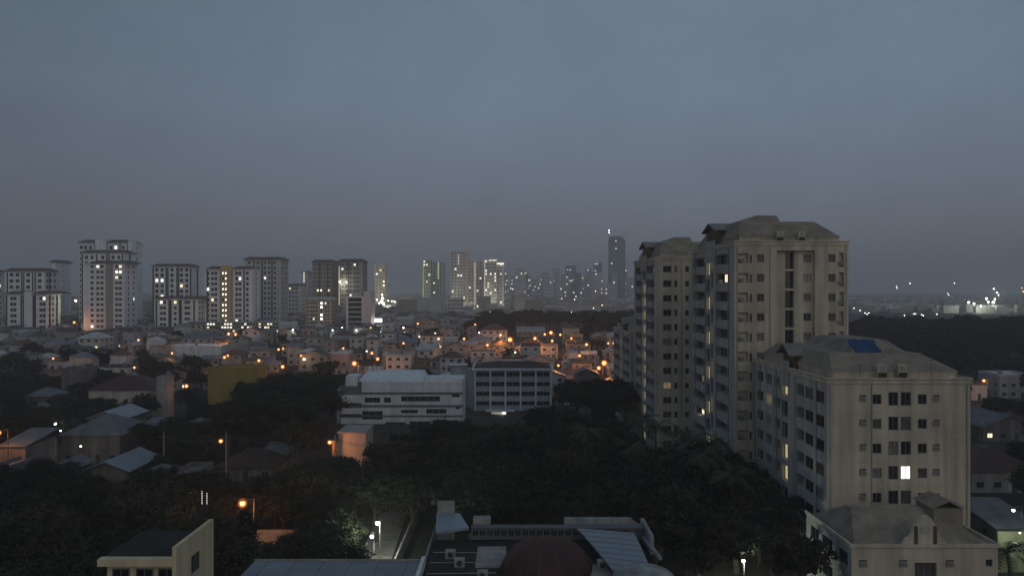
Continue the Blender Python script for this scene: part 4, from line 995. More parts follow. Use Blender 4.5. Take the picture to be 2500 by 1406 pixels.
# ------------------------------------------------------------------ foreground buildings
M['litcream'] = mat('lamplit_cream', (.64, .55, .36), .9, .1, .3, streak=.18)  # cream with the yellow of lamplight mixed into its colour
def shed_wall_house():
    X1 = -21.0; Yf, Yb = 50.0, 56.2; zt = 19.15
    root = thing('flat_roofed_house', 'cream flat-roofed house with a raised side parapet and small window', 'house', (-23.6, 53, 0))
    X0 = px2x(238, Yf)
    b = MB(); b.box(X0 + .3, Yf + .6, 0, X1 - .28, Yb, zt - .5); b.build('wall', M['litcream'], root)
    sw = MB(); sw.panel((X1, Yf, 0), (0,1,0), (1,0,0), Yb - Yf, 19.92, [(2.3, 17.3, 3.9, 18.55, .18)])
    sw.panel((X1 - .28, Yf, 0), (1,0,0), (0,-1,0), .28, 19.92); sw.panel((X1 - .28, Yf, 0), (0,1,0), (-1,0,0), Yb - Yf, 19.92); sw.panel((X1 - .28, Yb, 0), (1,0,0), (0,1,0), .28, 19.92)
    sw.poly([(X1 - .28, Yf, 19.92), (X1, Yf, 19.92), (X1, Yb, 19.92), (X1 - .28, Yb, 19.92)])
    sw.build('parapet_wall', M['litcream'], root)
    window(root, (X1 - .11, Yf + 3.1, 17.925), 'R', 1.58, 1.23, 'glass')
    MB().box(X0, Yf - .05, zt - .42, X1 - .283, Yf + .59, zt).build('eaves_band', M['litcream'], root)
    MB().box(X0, Yf + .593, zt - .4, X1 - .285, Yb, zt - .06).build('roof', M['darkdeck'], root)
    for k, x in enumerate((X0 + 1.2, X0 + 2.7, X0 + 4.1)): window(root, (x, Yf + .55, zt - 1.5), 'F', 1.1, 1.5, 'glass')
    KEEP.append((235, 1262, 540, 1406, 56)); foot(X0, Yf, X1, Yb)
shed_wall_house()
def metal_roof_hall():
    z = 9.3; Y0, Y1 = 62.0, 80.0
    X0, X1 = px2x(622, 80), px2x(1030, 80)
    root = thing('low_hall', 'low hall with a broad bluish metal roof and white edge trim', 'hall', ((X0+X1)/2, 71, 0))
    MB().box(X0 + .4, Y0 + .3, 0, X1 - .4, Y1 - .3, z - .8).build('wall', M['concrete'], root)
    n = 12
    for k in range(n):
        xa, xb = X0 + (X1 - X0) * k / n, X0 + (X1 - X0) * (k + 1) / n
        MB().frustum((xa, Y0, xb - .02, Y1), z - .6, (xa, Y0, xb - .02, Y1), z - (.45 if k % 2 else .40)).build('roof_sheet', M['metalroof'], root)
    MB().box(X1 - .015, Y0, z - .9, X1 + .35, Y1 + .1, z + .05).build('edge_trim', M['white'], root)
    MB().box(X0, Y1 + .003, z - .9, X1, Y1 + .2, z - .25).build('fascia', M['concrete'], root)
    KEEP.append((545, 1350, 1040, 1406, 80)); foot(X0, Y0, X1, Y1)
metal_roof_hall()
M['clubwhite'] = mat('weathered_club_white', (.27, .29, .30), .85, .22, .4, streak=.3)
def dome_house():
    root = thing('clubhouse', 'dark clubhouse with a maroon domed roof, white parapets and a pale blue side roof', 'building', (5, 80, 0))
    zd = 8.2
    X0, X1 = px2x(1042, 84), px2x(1590, 82)
    MB().box(X0 + .3, 72, 0, X1 - 1, 89, zd - .06).build('wall', M['bluegrey'], root)
    MB().box(X0 + .31, 72, zd - .058, X1 - 1.01, 89, zd).build('roof_deck', M['darkdeck'], root)
    # left dark court wall and white thin edge
    MB().box(X0, 72, zd - 1, X0 + .14, 93.5, zd + .45).build('edge_wall', M['clubwhite'], root)
    MB().box(X0 + .26, 93.2, 0, px2x(1110, 93.5), 93.6, py2z(1222, 93.5)).build('back_parapet', M['concrete'], root)
    zl = py2z(1266, 90)
    b = MB(); P4 = [at(1064, 1297, 86), at(1145, 1291, 87.5), at(1122, 1240, 93), at(1066, 1240, 93)]
    zz = P4[0].z
    q = [Vector((p.x, p.y, zz + .02 * i)) for i, p in enumerate(P4)]
    b.poly(q); b.poly([p - Vector((0, 0, .3)) for p in q])
    for k in range(4): b.poly([q[k], q[(k+1) % 4], q[(k+1) % 4] - Vector((0,0,.3)), q[k] - Vector((0,0,.3))])
    b.build('pale_flat_roof', M['polyc'], root)
    MB().box(px2x(1155, 89), 89.01, 0, px2x(1197, 89), 90.5, py2z(1267, 89)).build('stair_block', M['concrete'], root)
    # rear gallery with louvre windows
    Yw = 88.0
    xa, xb = px2x(1150, Yw), px2x(1572, Yw)
    g0, g1 = py2z(1316, Yw), py2z(1289, Yw)
    hs = []; n = 22
    la, lb = px2x(1152, Yw), px2x(1535, Yw)
    ww = (lb - la) / n
    for k in range(n):
        hs.append((la - xa + k * ww + .05, .35, la - xa + (k + 1) * ww - .05, .98, .15))
        window(root, (la + (k + .5) * ww, Yw + .075, g0 + .665), 'F', ww - .12, .62, 'glass')
    w_ = MB(); w_.panel((xa, Yw, g0), (1,0,0), (0,-1,0), xb - xa, g1 - g0, hs); w_.build('gallery_wall', M['darkband'], root)
    MB().box(xa, Yw - .25, g1 + .002, xb, 89.0, g1 + .14).build('gallery_roof', M['darkband'], root)
    MB().box(px2x(1377, 90), 89.6, zd, px2x(1540, 90), 90.1, py2z(1262, 90)).build('white_parapet', M['clubwhite'], root)
    # swept white corner
    c = MB(); pr = []
    for k in range(9):
        t = k / 8; pr.append((px2x(1540 + 24 * t, 90), py2z(1263 + 15 * math.sin(math.pi * .5 * t), 90)))
    for (a, z1), (b_, z2) in zip(pr, pr[1:]):
        c.poly([(a, 89.6, z1), (b_, 89.6, z2), (b_, 89.6, zd), (a, 89.6, zd)]); c.poly([(a, 89.6, z1), (b_, 89.6, z2), (b_, 90, z2), (a, 90, z1)])
    c.build('swept_corner', M['clubwhite'], root)
    MB().box(px2x(1565, 90), 84, zd, px2x(1573, 90), 90.3, py2z(1266, 90)).build('end_pier', M['clubwhite'], root)
    # maroon dome with ribs
    cx_, cy_ = px2x(1336, 78), 79.0; z0 = zd
    top = py2z(1312, 79)
    d = MB(); d.ball((cx_, cy_, z0), 4.55, 28, 18, (top - z0) / 4.55); dm = d.build('dome_roof', M['maroon'], root, True)
    for k in range(14):
        a = 2 * math.pi * k / 14; rb = MB(); prev = None
        for j in range(9):
            t = math.pi * .5 * j / 8
            p = Vector((cx_ + 4.57 * math.cos(t) * math.cos(a), cy_ + 4.57 * math.cos(t) * math.sin(a), z0 + (top - z0 + .02) * math.sin(t)))
            if prev is not None: rb.tube(prev, p, .05, .05, 5)
            prev = p
        rb.build('rib', M['brown'], dm)
    MB().box(px2x(1160, 80), 80, zd, px2x(1235, 80), 86, zd + .25).build('terrace', M['concrete'], root)
    MB().box(px2x(1443, 77), 74, zd, px2x(1505, 77), 80, zd + .35).build('side_terrace', M['concrete'], root)
    # curved pale-blue lean-to roof on the right
    s = MB(); n = 12
    for k in range(n):
        def pt(t, o):
            px_, py_ = (1408 + 104 * t if o == 0 else 1548 + 56 * t), (1312 + 4 * t + 96 * t * t if o == 0 else 1318 + 60 * t)
            Yq = 87 - 13 * t
            zq = 9.6 - .9 * t
            return Vector((px2x(1250 + (px_ - 1250), Yq), Yq, zq + (.5 if o == 0 else 0)))
        a, b_ = k / n, (k + 1) / n
        s.poly([pt(a, 0), pt(b_, 0), pt(b_, 1), pt(a, 1)])
        s.poly([p - Vector((0, 0, .15)) for p in (pt(a, 0), pt(b_, 0), pt(b_, 1), pt(a, 1))])
    s.build('side_roof', M['polyc'], root)
    e = MB(); e.tube(at(1572, 1312, 87), at(1612, 1362, 80), .22, .22, 8); e.build('roof_edge', M['clubwhite'], root)
    for k in range(9):      # standing seams of the side roof
        t = (k + .5) / 9
        sm = MB(); sm.tube(Vector((px2x(1408 + 104 * t, 87 - 13 * t), 87 - 13 * t, 10.16 - .9 * t)), Vector((px2x(1548 + 56 * t, 87 - 13 * t), 87 - 13 * t, 9.66 - .9 * t)), .035, .035, 5); sm.build('roof_seam', M['polyc'], root)
    for k, (pq, yq) in enumerate(((1100, 82), (1122, 79.5), (1178, 76), (1470, 79))):
        xq = px2x(pq, yq)
        c = MB().box(xq - .5, yq - .35, zd + .36, xq + .5, yq + .35, zd + 1.15).build('condenser', M['concrete'], root)
        MB().tube((xq, yq - .36, zd + .75), (xq, yq - .40, zd + .75), .3, .3, 12).build('fan_grille', M['grille'], c)
        MB().box(xq - .45, yq - .3, zd, xq + .45, yq + .3, zd + .358).build('condenser_stand', M['pole'], c)
    for k in range(4): MB().tube((X0 + .6, 75 + 3.2 * k, zd + .06), (px2x(1236, 80) - 1, 75.5 + 3.0 * k, zd + .06), .04, .04, 6).build('conduit', M['shadegrey'], root)
    # rounded white canopy
    k = MB(); k.ball((px2x(1572, 72), 72.0, 9.9), 2.9, 24, 10, .42); k.build('round_canopy', M['clubwhite'], root, True)
    foot(X0, 72, X1 + 2, 93); KEEP.append((1028, 1218, 1150, 1406, 93)); KEEP.append((1150, 1258, 1645, 1406, 90))
dome_house()

# ------------------------------------------------------------------ roads, lane, walls
rd = MB(); rd.poly([(-70, 105, .004), (-19, 105, .004), (-19, 112, .004), (-70, 112, .004)]); struct(rd.build('road', M['asphalt']))
rd = MB(); rd.poly([(-150, 142, .004), (-24, 142, .004), (-24, 149, .004), (-150, 149, .004)]); struct(rd.build('road', M['asphalt']))
rd = MB(); rd.poly([(-19.5, 84, .008), (-15.2, 84, .008), (-17, 130, .008), (-21.5, 130, .008)]); struct(rd.build('driveway', M['concrete']))
tag(MB().box(-45, 112.6, 0, -21.6, 112.9, 2.2).build('garden_wall', M['concrete']), 'long concrete garden wall along the lamp-lit road', 'wall')
tag(MB().box(-15.0, 92, 0, -14.7, 128, 2.0).build('garden_wall', M['concrete']), 'low wall along the floodlit driveway', 'wall')
tag(MB().box(px2x(2436, 102), 102, 0, px2x(2560, 102), 102.4, 5.2).build('garden_wall', mat('mossy_wall', (.32, .34, .22), .9, .2, .5, streak=.2)), 'tall mossy wall beside the cream wing', 'wall')

# ------------------------------------------------------------------ lamps
def lamp(px, py, label, kind='o', size=.3, power=900, h=8.0, Y=None, group='lit street lamps', name='street_lamp', cat='street lamp', arm=1.4, light=True, thin=1.0, spot=False):
    Y = Y or solveY(py, h); size *= .85
    p = at(px, py, Y); zb = g(Y)
    root = thing(name, label, cat, (p.x + arm, Y + .4, zb), group)
    MB().tube((p.x + arm, Y + .4, zb), (p.x + arm, Y + .4, p.z + .5), .11 * thin, .07 * thin, 8).build('pole', M['pole'], root)
    MB().tube((p.x + arm, Y + .4, p.z + .5), (p.x - .1, Y, p.z + size + .12), .05, .05, 6).build('arm', M['pole'], root)
    MB().frustum((p.x - size, Y - size, p.x + size, Y + size), p.z + size * .95, (p.x - size*.6, Y - size*.6, p.x + size*.6, Y + size*.6), p.z + size * 1.4).build('lamp_head', M['pole'], root)
    MB().ball((p.x, Y, p.z), size, 10, 6).build('bulb', M['bulb_o' if kind == 'o' else 'bulb_w'], root)
    if kind == 'o' and Y < 480: MB().ball((p.x, Y, p.z), size * 1.75, 12, 8).build('halo_shell', M['halo_shell'], root)  # added shell, an orange glow drawn around the bulb
    if light:
        l = bpy.data.lights.new('lamp_light', 'SPOT' if spot else 'POINT'); l.energy = power
        if spot: l.spot_size = R(125); l.spot_blend = .6
        l.color = (1, .36, .11) if kind == 'o' else (.93, 1, .78); l.shadow_soft_size = size
        lo = obj('lamp_light', l, root, Vector((p.x, Y - .1, p.z - size - .35)) - root.location)
    return root
lamp(592, 1228, 'orange street lamp over the walled road in front of dark trees', size=.42, power=1700)
lamp(539, 1076, 'orange street lamp beside twin lit poles above the white house', size=.32, power=120)
lamp(805, 1079, 'orange street lamp in front of the blank pink shed wall', size=.34, power=800, Y=147.5)
lamp(-3, 1056, 'orange street lamp at the pink-lit house', size=.34, power=900, Y=143)
lamp(135, 1034, 'cool white street lamp among dark gardens', 'w', .3, 160)
lamp(148, 1051, 'small white garden lamp under the cool white one', 'w', .2, 80, h=4.5)
lamp(197, 1089, 'small pale lamp by the wide grey shed', 'w', .2, 80, h=5)
lamp(197, 1110, 'small orange lamp under the pale one by the grey shed', 'o', .16, 60, h=4)
lamp(30, 1102, 'small white lamp below the pink-lit house', 'w', .2, 80, h=4)
lamp(113, 1226, 'tiny red-orange lamp deep in the dark gardens', 'o', .1, 30, h=4, light=False)
lamp(466, 1203, 'tiny white lamp by the low flat-roofed house', 'w', .12, 30, h=3, light=False)
lamp(1345, 1061, 'lone small orange lamp in the dark grove', 'o', .2, 120, h=7)
lamp(1475, 886, 'big orange lamp blazing beside the far end of the slab row', 'o', .85, 4200, h=9)
lamp(1363, 892, 'orange lamp at the eaves end of the maroon-roofed building', 'o', .4, 900, h=9)
lamp(922, 1276, 'greenish white floodlight above the driveway', 'w', .34, 2600, h=7.0, thin=.3, arm=.2)
lamp(908, 1309, 'second white lamp lower on the driveway', 'w', .28, 1800, h=4.5, thin=.3, arm=.2, spot=True)
lamp(1815, 1368, 'white garden lamp among bushes at the foot of the slabs', 'w', .26, 900, h=3.5, thin=.3, arm=.2)
lamp(2474, 1245, 'warm white lamp over the bluish slanting roof', 'w', .24, 120, h=6, thin=.4)
lamp(2402, 929, 'red-orange lamp in front of the dark park', 'o', .42, 900, h=8)
lamp(1519, 1122, 'small white lamp glimpsed through the palms', 'w', .22, 60, h=5)
lamp(1766, 1275, 'tiny warm lamp at the slab foot behind palms', 'o', .13, 60, h=3)
orange = [(205,862,.35),(420,862,.4),(632,880,.5),(735,868,.35),(838,850,.4),(985,838,.45),(1075,846,.35),(1190,842,.5),(1222,818,.6),(1395,826,.45),(1415,868,.5),(1462,898,.6),(1160,792,.4),(905,800,.4),(130,875,.35),(328,897,.35),(455,942,.45),(338,830,.45),(558,815,.6),(575,816,.55),(548,872,.5),(556,868,.4),(690,895,.55),(865,887,.75),(908,862,.5),(922,876,.55),(680,853,.45),(691,851,.4),(1020,790,.5),(1133,827,.5),(1245,829,.95),(1306,826,.65),(1330,816,.5),(1345,812,.75),(1368,817,.5),(1348,832,.5),(1432,841,.55),(1485,838,.4),(1498,838,.4)]  # the opening entries are added lamps, placed by eye to fill out the glow
for px, py, s in orange:
    lamp(px, py, 'orange sodium street lamp near ' + near(px2x(px, solveY(py, 9)), solveY(py, 9)), 'o', s, (2000 if s > .55 else 560 if py < 925 else 200) * (s / .5) ** 2, h=9 if py > 860 else 10, group='sodium lamps of the neighbourhood')
white = [(648,903,.4),(640,895,.25),(785,890,.35),(897,837,.3),(895,857,.3),(882,917,.28),(1170,812,.35),(1258,860,.35),(1062,777,.4),(1050,788,.4),(930,812,.55),(985,800,.5),(738,777,.5),(1108,780,.4),(1063,814,.4),(870,806,.4),(340,903,.2),(256,822,.3),(1425,900,.3),(715,805,.5),(835,800,.4),(812,806,.4)]
for px, py, s in white:
    lamp(px, py, 'small white street lamp near ' + near(px2x(px, solveY(py, 7)), solveY(py, 7)), 'w', s, 160, h=7, group='white lamps of the neighbourhood', light=s > .34)
farl = [(1470,745),(1483,745),(1530,746),(1541,747),(1408,752),(1449,752),(1362,748),(1320,760),(1278,741),(1265,737),(1300,741),(1195,747),(1215,742),(1420,772),(1440,770),(1485,773),(1375,768),(1395,762),(2117,767),(2121,764),(2112,764),(2231,766),(2235,766),(2250,768),(2254,770),(2287,767),(2313,750),(2344,771),(2189,700),(2190,704),(2314,716),(2316,720),(2222,692),(2330,691),(2387,784),(2419,792),(2495,703),(2498,712),(2208,770),(2148,747),(2176,747),(1372,729),(1403,731),(1454,711),(1252,706),(1247,704),(985,738),(960,735),(2085,752),(2100,758)]
for i, (px, py) in enumerate(farl):
    Y = 900 + (i * 173) % 900 if py < 752 else 650 + (i * 37) % 150
    o = (1460 < px < 1545 and py < 750) or 1190 < px < 1220 or px > 2490
    s = .85 if o else .55
    lamp(px, py, 'tiny orange lamp far off in the haze' if o else 'tiny white lamp far off in the haze', 'o' if o else 'w', s * Y / 1000, 0, Y=Y, group='far orange lights' if o else 'far white lights', light=False, name='distant_lamp', cat='lamp', arm=.6)
# yard floodlights and building-site lights
for i, (px, py, s) in enumerate([(2365,738,1.3),(2378,741,1.2),(2395,747,1.0),(2408,729,1.3),(2413,737,1.2),(2425,738,1.5),(2429,730,1.0),(2426,705,.9),(2434,714,1.0),(2438,720,.6)]):
    lamp(px, py, 'yellow-white floodlight on a tall mast over the far yard', 'w', s * 1.0, 5000, Y=880 + i * 6, group='floodlights of the far yard', name='floodlight_mast', cat='floodlight', arm=.5)
for i, (px, py, s) in enumerate([(933,719,1.0),(934,728,1.2),(932,736,1.5),(936,741,1.3),(920,732,.8),(926,740,.9),(948,734,.7),(956,735,.6),(964,737,.7),(973,736,.7)]):
    lamp(px, py, 'dazzling floodlight of the building site below the yellow-lit tower', 'w', s * 1.1, 5000, Y=880 + i * 4, group='floodlights of the building site', name='floodlight_mast', cat='floodlight', arm=.5)
lamp(185, 734, 'bright white lamp between two white towers', 'w', .7, 900, Y=455)
lamp(181, 787, 'orange lamp washing the base of the narrow white tower', 'o', .6, 1500, Y=440)
lamp(352, 793, 'orange lamp washing the base of the tallest white tower', 'o', .4, 1300, Y=452)
lamp(830, 688, 'single dazzling lamp high between the brownish towers', 'w', .9, 3000, Y=600, name='floodlight_mast', cat='floodlight', arm=.3)
for _i, (_px, _py) in enumerate([(1112, 752), (1150, 752), (1186, 751), (1208, 750), (1040, 750)]):  # added to brighten the fronts, standing in for the facades' own lighting
    lamp(_px, _py, 'added ground floodlight washing the front of the light-lined high-rises', 'w', .5, 11000 if _px > 1100 else 7000, Y=872 if _px > 1100 else 965, group='added floodlights of the high-rises', name='floodlight_mast', cat='floodlight', arm=.4)
lamp(1197, 763, 'tall yellow-white lamp standing over the park trees', 'w', .9, 1500, Y=560, name='floodlight_mast', cat='floodlight', arm=.3)
tag(MB().box(px2x(915, 470), 470, py2z(786, 470), px2x(932, 470), 470.4, py2z(778, 470)).build('lit_billboard', M['spark']), 'glaring white panel beside the tall blank wall', 'billboard')
# twin lit gate posts
tp = thing('light_posts', 'pair of slim posts strung with small lights by the low flat-roofed house', 'light', (px2x(500, 128), 128, 0))
for p in (494, 506):
    x = px2x(p, 128)
    MB().box(x - .06, 127.9, 0, x + .06, 128.1, py2z(1196, 128)).build('post', M['pole'], tp)
    for k in range(8): MB().ball((x, 127.85, py2z(1228 - k * 4.2, 128)), .06, 6, 4).build('bead', M['litw'], tp)
# utility poles with wires
def pole(px, Y, h, label):
    x = px2x(px, Y)
    root = thing('utility_pole', label, 'utility pole', (x, Y, g(Y)), 'utility poles')
    MB().tube((x, Y, g(Y)), (x, Y, g(Y) + h), .16, .11, 8).build('post', M['concrete'], root)
    MB().box(x - 1.1, Y - .06, g(Y) + h - .9, x + 1.1, Y + .06, g(Y) + h - .75).build('crossarm', M['brown'], root)
    return Vector((x, Y, g(Y) + h - .72))
pp = [pole(400, 146, 10, 'concrete utility pole on the lane by the low sheds'), pole(552, 146.5, 10, 'concrete utility pole beside the orange lamp above the white house'), pole(818, 146, 9.5, 'concrete utility pole in front of the pink shed wall'), pole(985, 146, 9, 'concrete utility pole at the edge of the dark grove')]
for i, (a, b) in enumerate(zip(pp, pp[1:])):
    for off in (-.9, 0, .9):
        w = MB(); prev = None
        for k in range(13):
            t = k / 12; p = a.lerp(b, t) + Vector((0, off, -1.0 * 4 * t * (1 - t)))
            if prev is not None: w.tube(prev, p, .025, .025, 4, cap=False)
            prev = p
        tag(w.build('power_line', M['grille']), ['sagging wire between the lane poles by the sheds', 'sagging wire running toward the pink shed wall', 'sagging wire crossing in front of the pink shed wall'][i], 'wire', ['lane wires', 'middle wires', 'shed wires'][i])

# ------------------------------------------------------------------ trees
def crown_mesh(seed, rx, rz, n_cl, n_lf, leaf, m):
    r = random.Random(seed); b = MB(); cl = []
    lob = [(r.uniform(0, 6.28), r.uniform(.25, .6), r.uniform(-.35, .45), r.uniform(.42, .68)) for _ in range(7)]
    for k in range(n_cl):
        a, dd, zz, rr = lob[k % 7]
        u = Vector((r.gauss(0, 1), r.gauss(0, 1), r.gauss(0, 1))).normalized() * (r.random() ** .4) * rr
        c = Vector((math.cos(a) * dd + u.x, math.sin(a) * dd + u.y, zz + u.z * .75))
        cl.append(Vector((c.x * rx, c.y * rx, c.z * rz)))
    for c in cl:
        cr_ = r.uniform(.6, 1.25) * rx * .16
        for _ in range(n_lf):
            o = Vector((r.gauss(0, 1), r.gauss(0, 1), r.gauss(0, .7)))
            p = c + o * cr_ * .6
            n = (o.normalized() + Vector((r.uniform(-.7, .7), r.uniform(-.7, .7), r.uniform(-.2, .9)))).normalized()
            u = n.orthogonal().normalized(); v = n.cross(u); s = leaf * r.uniform(.6, 1.4)
            a = r.uniform(0, 6.28); u2 = u * math.cos(a) + v * math.sin(a); v2 = n.cross(u2)
            b.poly([p - u2 * s, p - v2 * s * .5 - u2 * .1 * s, p + u2 * s, p + v2 * s * .5])
    return b.mesh('crown', M[m]), cl
def trunk_mesh(seed, hgt, cl):
    r = random.Random(seed); b = MB(); z0 = -hgt
    p0 = Vector((0, 0, z0)); prev = p0; rad = .42
    spine = []
    for k in range(1, 6):
        p = Vector((r.uniform(-.25, .25) * k * .5, r.uniform(-.25, .25) * k * .5, z0 + hgt * .72 * k / 5))
        b.tube(prev, p, rad, rad * .86, 8, cap=k == 1); rad *= .86; prev = p; spine.append(p)
    for c in r.sample(cl, min(12, len(cl))):
        s = spine[r.randrange(2, 5)]; mid = s.lerp(c, .5) + Vector((0, 0, r.uniform(-.2, .5)))
        b.tube(s, mid, rad * .55, rad * .35, 6, cap=False); b.tube(mid, c, rad * .35, .04, 6)
    return b.mesh('trunk', M['bark'])
TV = []
for k in range(7):
    cm, cl = crown_mesh(100 + k, 5.0, 3.6, 105, 66, .27, 'leaf' if k % 3 else 'leaf2')
    TV.append((cm, trunk_mesh(200 + k, 7.0, cl)))
TF = []
for k in range(4):
    cm, cl = crown_mesh(300 + k, 5.0, 3.6, 60, 26, .55, 'leaf' if k % 2 else 'leaf2')
    TF.append((cm, trunk_mesh(400 + k, 7.0, cl)))
def tree(X, Y, h, w, label, group, far_=False, r=rnd):
    vs_ = TF if far_ else TV
    vi = r.randrange(len(vs_)); cm, tm = vs_[vi]
    tone = 'olive' if (vi % 2 == 0 if far_ else vi % 3 == 0) else 'deep green'
    size = 'low' if h < 8.5 else 'tall' if h > 12 else 'medium-sized'
    shape = 'spreading' if w / h > .54 else 'narrow' if w / h < .47 else 'rounded'
    root = thing('tree', f'{size} {shape} {tone} tree near {near(X, Y)}', 'tree', (X, Y, g(Y)), 'trees near ' + near(X, Y), r.uniform(0, 6.28))
    sz = h / 10.6; sx = w / 5.0
    for nme, me in (('crown', cm), ('trunk', tm)):
        o = obj(nme, me, root, (0, 0, 7.0 * sz)); o.scale = (sx, sx, sz)
    return root
def zone(seed, x0, x1, Y0, Y1, n, h0, h1, label, group, far_=False, wr=(.42, .62), tries=40, sp=.75, ymin=None):
    r = random.Random(seed); done = []
    for _ in range(n * tries):
        if len(done) >= n: break
        t = r.random(); Y = (Y0 ** -1 + (Y1 ** -1 - Y0 ** -1) * t) ** -1 if not far_ else r.uniform(Y0, Y1)
        X = px2x(r.uniform(x0, x1), Y)
        h = r.uniform(h0, h1); w = h * r.uniform(*wr)
        if ymin and proj(0, Y, g(Y) + h)[1] < ymin: continue
        if not free(X, Y, w * .55): continue
        if not clear(X, Y, g(Y) + h * .25, g(Y) + h * .97, w * .8): continue
        if any((X - a) ** 2 + (Y - b) ** 2 < (sp * (w + c)) ** 2 for a, b, c in done): continue
        tree(X, Y, h, w, label, group, far_, r); done.append((X, Y, w))
    return done
zone(1, 540, 840, 152, 236, 26, 11, 15.5, '', 'grove behind the pink shed', ymin=900, sp=.5)
zone(2, 900, 1500, 108, 190, 46, 9, 13.5, '', 'central dark grove', ymin=985, sp=.46)
zone(3, 1262, 1500, 192, 224, 12, 13, 16.5, '', 'tall trees by the slabs', ymin=900, sp=.42)
zone(4, -60, 560, 120, 232, 56, 7, 12, '', 'left garden trees', ymin=880, sp=.48)
zone(5, -80, 900, 78, 118, 38, 7, 11.5, '', 'foreground garden trees', ymin=1130, sp=.45)
zone(14, 480, 780, 113, 140, 16, 6, 9, '', '', ymin=1120, sp=.45)
zone(13, 640, 900, 118, 146, 12, 7, 10.5, '', 'foreground garden trees', ymin=1090, sp=.45)
zone(6, 1480, 2000, 88, 165, 30, 8, 13, '', 'trees at the slab feet', ymin=1080, sp=.44)
zone(9, 2372, 2560, 105, 225, 14, 6, 10, '', 'right garden trees', sp=.5, ymin=935)
zone(10, -60, 430, 240, 345, 34, 8, 12, '', 'trees below the towers', True, sp=.55, ymin=800)
zone(11, 420, 1540, 255, 470, 44, 6, 9.5, '', 'trees of the neighbourhood', True, sp=.8, ymin=790)
zone(12, 0, 1120, 470, 640, 12, 7, 11, '', 'trees at the tower feet', True, sp=.8, ymin=775)
def woodland(seed, x0, x1, Y0, Y1, n, h0, h1, ymin, label):
    """a far-off wood that reads as one dark mass: crowns and trunks merged into one object"""
    r = random.Random(seed); V = []; Fc = []; mi = []
    k = 0
    for _ in range(n * 30):
        if k >= n: break
        Y = r.uniform(Y0, Y1); X = px2x(r.uniform(x0, x1), Y); h = r.uniform(h0, h1); w = h * r.uniform(.42, .62)
        if proj(0, Y, g(Y) + h)[1] < ymin or not free(X, Y, w * .55) or not clear(X, Y, g(Y), g(Y) + h * .97, w * .8): continue
        sz, sx, a = h / 10.6, w / 5.0, r.uniform(0, 6.28); ca, sa = math.cos(a) * sx, math.sin(a) * sx
        for me, m in zip(TF[k % 4], (0, 1)):
            i = len(V)
            for v in me.vertices:
                x, y, z = v.co; V.append((X + x * ca - y * sa, Y + x * sa + y * ca, g(Y) + (z + 7.0) * sz))
            for p in me.polygons: Fc.append(tuple(i + q for q in p.vertices)); mi.append(m)
        k += 1
    me = bpy.data.meshes.new('park_woodland'); me.from_pydata(V, [], Fc)
    me.materials.append(M['leaf']); me.materials.append(M['bark']); me.polygons.foreach_set('material_index', mi)
    tag(obj('park_woodland', me), label, 'woodland', kind='stuff')
woodland(7, 1135, 1560, 426, 600, 75, 10, 14.5, 752, 'dark wood of a city park behind the lamp-lit houses')
woodland(8, 2040, 2620, 225, 640, 170, 10, 15, 766, 'dark wooded park behind the cream slabs')
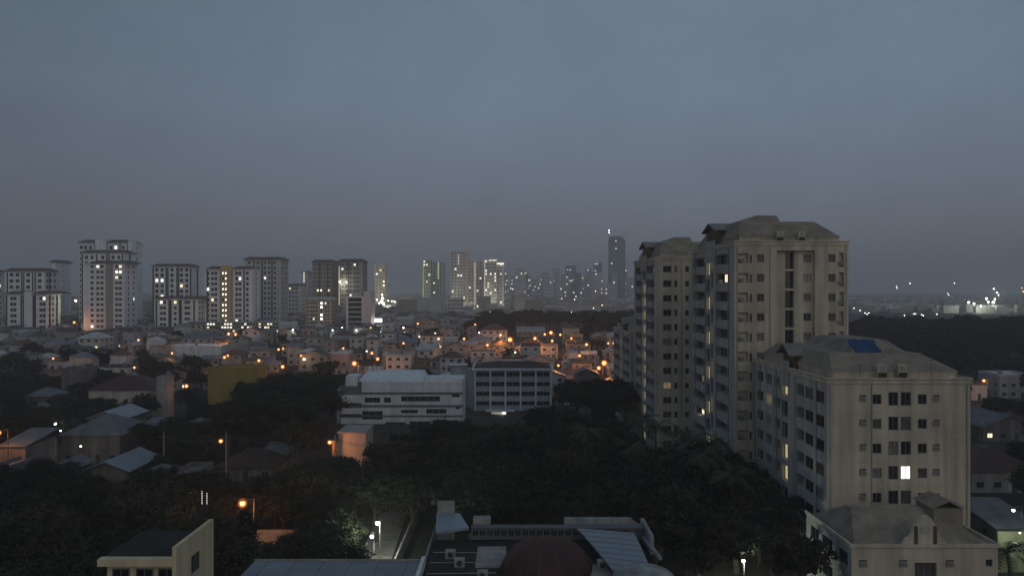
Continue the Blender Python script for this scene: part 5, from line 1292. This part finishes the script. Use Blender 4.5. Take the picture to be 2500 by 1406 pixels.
# palms
def palm(X, Y, h, label, seed):
    r = random.Random(seed)
    root = thing('palm_tree', label, 'palm tree', (X, Y, 0), 'palms by the slabs')
    t = MB(); prev = Vector((0, 0, 0))
    for k in range(1, 8):
        p = Vector((.25 * math.sin(k * .5 + seed), .18 * k * .3, h * k / 7)); t.tube(prev, p, .2 - .008 * k, .2 - .008 * (k + 1), 8); prev = p
    obj('trunk', t.mesh('trunk', M['bark']), root)
    for k in range(16):
        a = 6.283 * k / 16 + r.uniform(-.15, .15); el = r.uniform(.15, 1.1); L = r.uniform(3.2, 4.4)
        f = MB(); q = prev.copy(); d = Vector((math.cos(a) * math.cos(el), math.sin(a) * math.cos(el), math.sin(el)))
        side = Vector((-math.sin(a), math.cos(a), 0))
        for j in range(10):
            q2 = q + d * L / 10
            f.tube(q, q2, .03, .025, 4, cap=False)
            for s in (-1, 1):
                ll = .85 * math.sin(math.pi * (j + 1.2) / 11.5) + .1
                tip = q + side * s * ll + d * .25 - Vector((0, 0, .35 * ll))
                f.poly([q - d * .05, q + d * .11, tip])
                f.poly([q + d * .1, q + d * .24, tip + d * .15])
            q = q2; d = (d + Vector((0, 0, -.17))).normalized()
        obj('frond', f.mesh('frond', M['palm']), root)
for i, (px, py, Y, lb) in enumerate([(1572, 1032, 140, 'tall palm before the lit stairwells of the slab row'), (1690, 1082, 126, 'palm standing before the middle of the slotted slab'), (1735, 1092, 122, 'palm close beside another at the slotted slab'), (1530, 1066, 146, 'shorter palm at the far end of the slab row'), (1640, 1110, 128, 'low palm between taller palms at the slabs'), (2462, 1352, 96, 'small palm in front of the tall mossy wall'), (1850, 1250, 104, 'palm at the foot of the tarped slab'), (1605, 1046, 136, 'leaning palm beside the tall palm at the lit stairwells'), (1668, 1060, 130, 'feathery tall palm overlapping the gap between the tall slabs'), (1712, 1112, 116, 'short palm in front of the paired palms'), (1785, 1165, 108, 'palm rising from the dark trees by the side balconies'), (1545, 1100, 126, 'palm nearest the small white lamp'), (1440, 1060, 130, 'palm crown over the dark central grove')]):
    palm(px2x(px, Y), Y, py2z(py, Y), lb, i + 1)
lamp(2490, 1300, 'lamp shining on the tall mossy wall', 'w', .12, 200, Y=99, thin=.4)

# ------------------------------------------------------------------ haze
hm = bpy.data.materials.new('haze'); hm.use_nodes = True
t = hm.node_tree; t.nodes.clear()
ho = t.nodes.new('ShaderNodeOutputMaterial'); pv = t.nodes.new('ShaderNodeVolumePrincipled')
pv.inputs['Color'].default_value = (.97, .95, .97, 1); pv.inputs['Density'].default_value = .00042; pv.inputs['Anisotropy'].default_value = .1
t.links.new(pv.outputs[0], ho.inputs['Volume'])
hz = MB().box(-6200, -300, -2, 6200, 6300, 228).build('haze', hm)
hz['kind'] = 'stuff'; hz['label'] = 'thin grey dusk haze hanging over the whole city'; hz['category'] = 'haze'
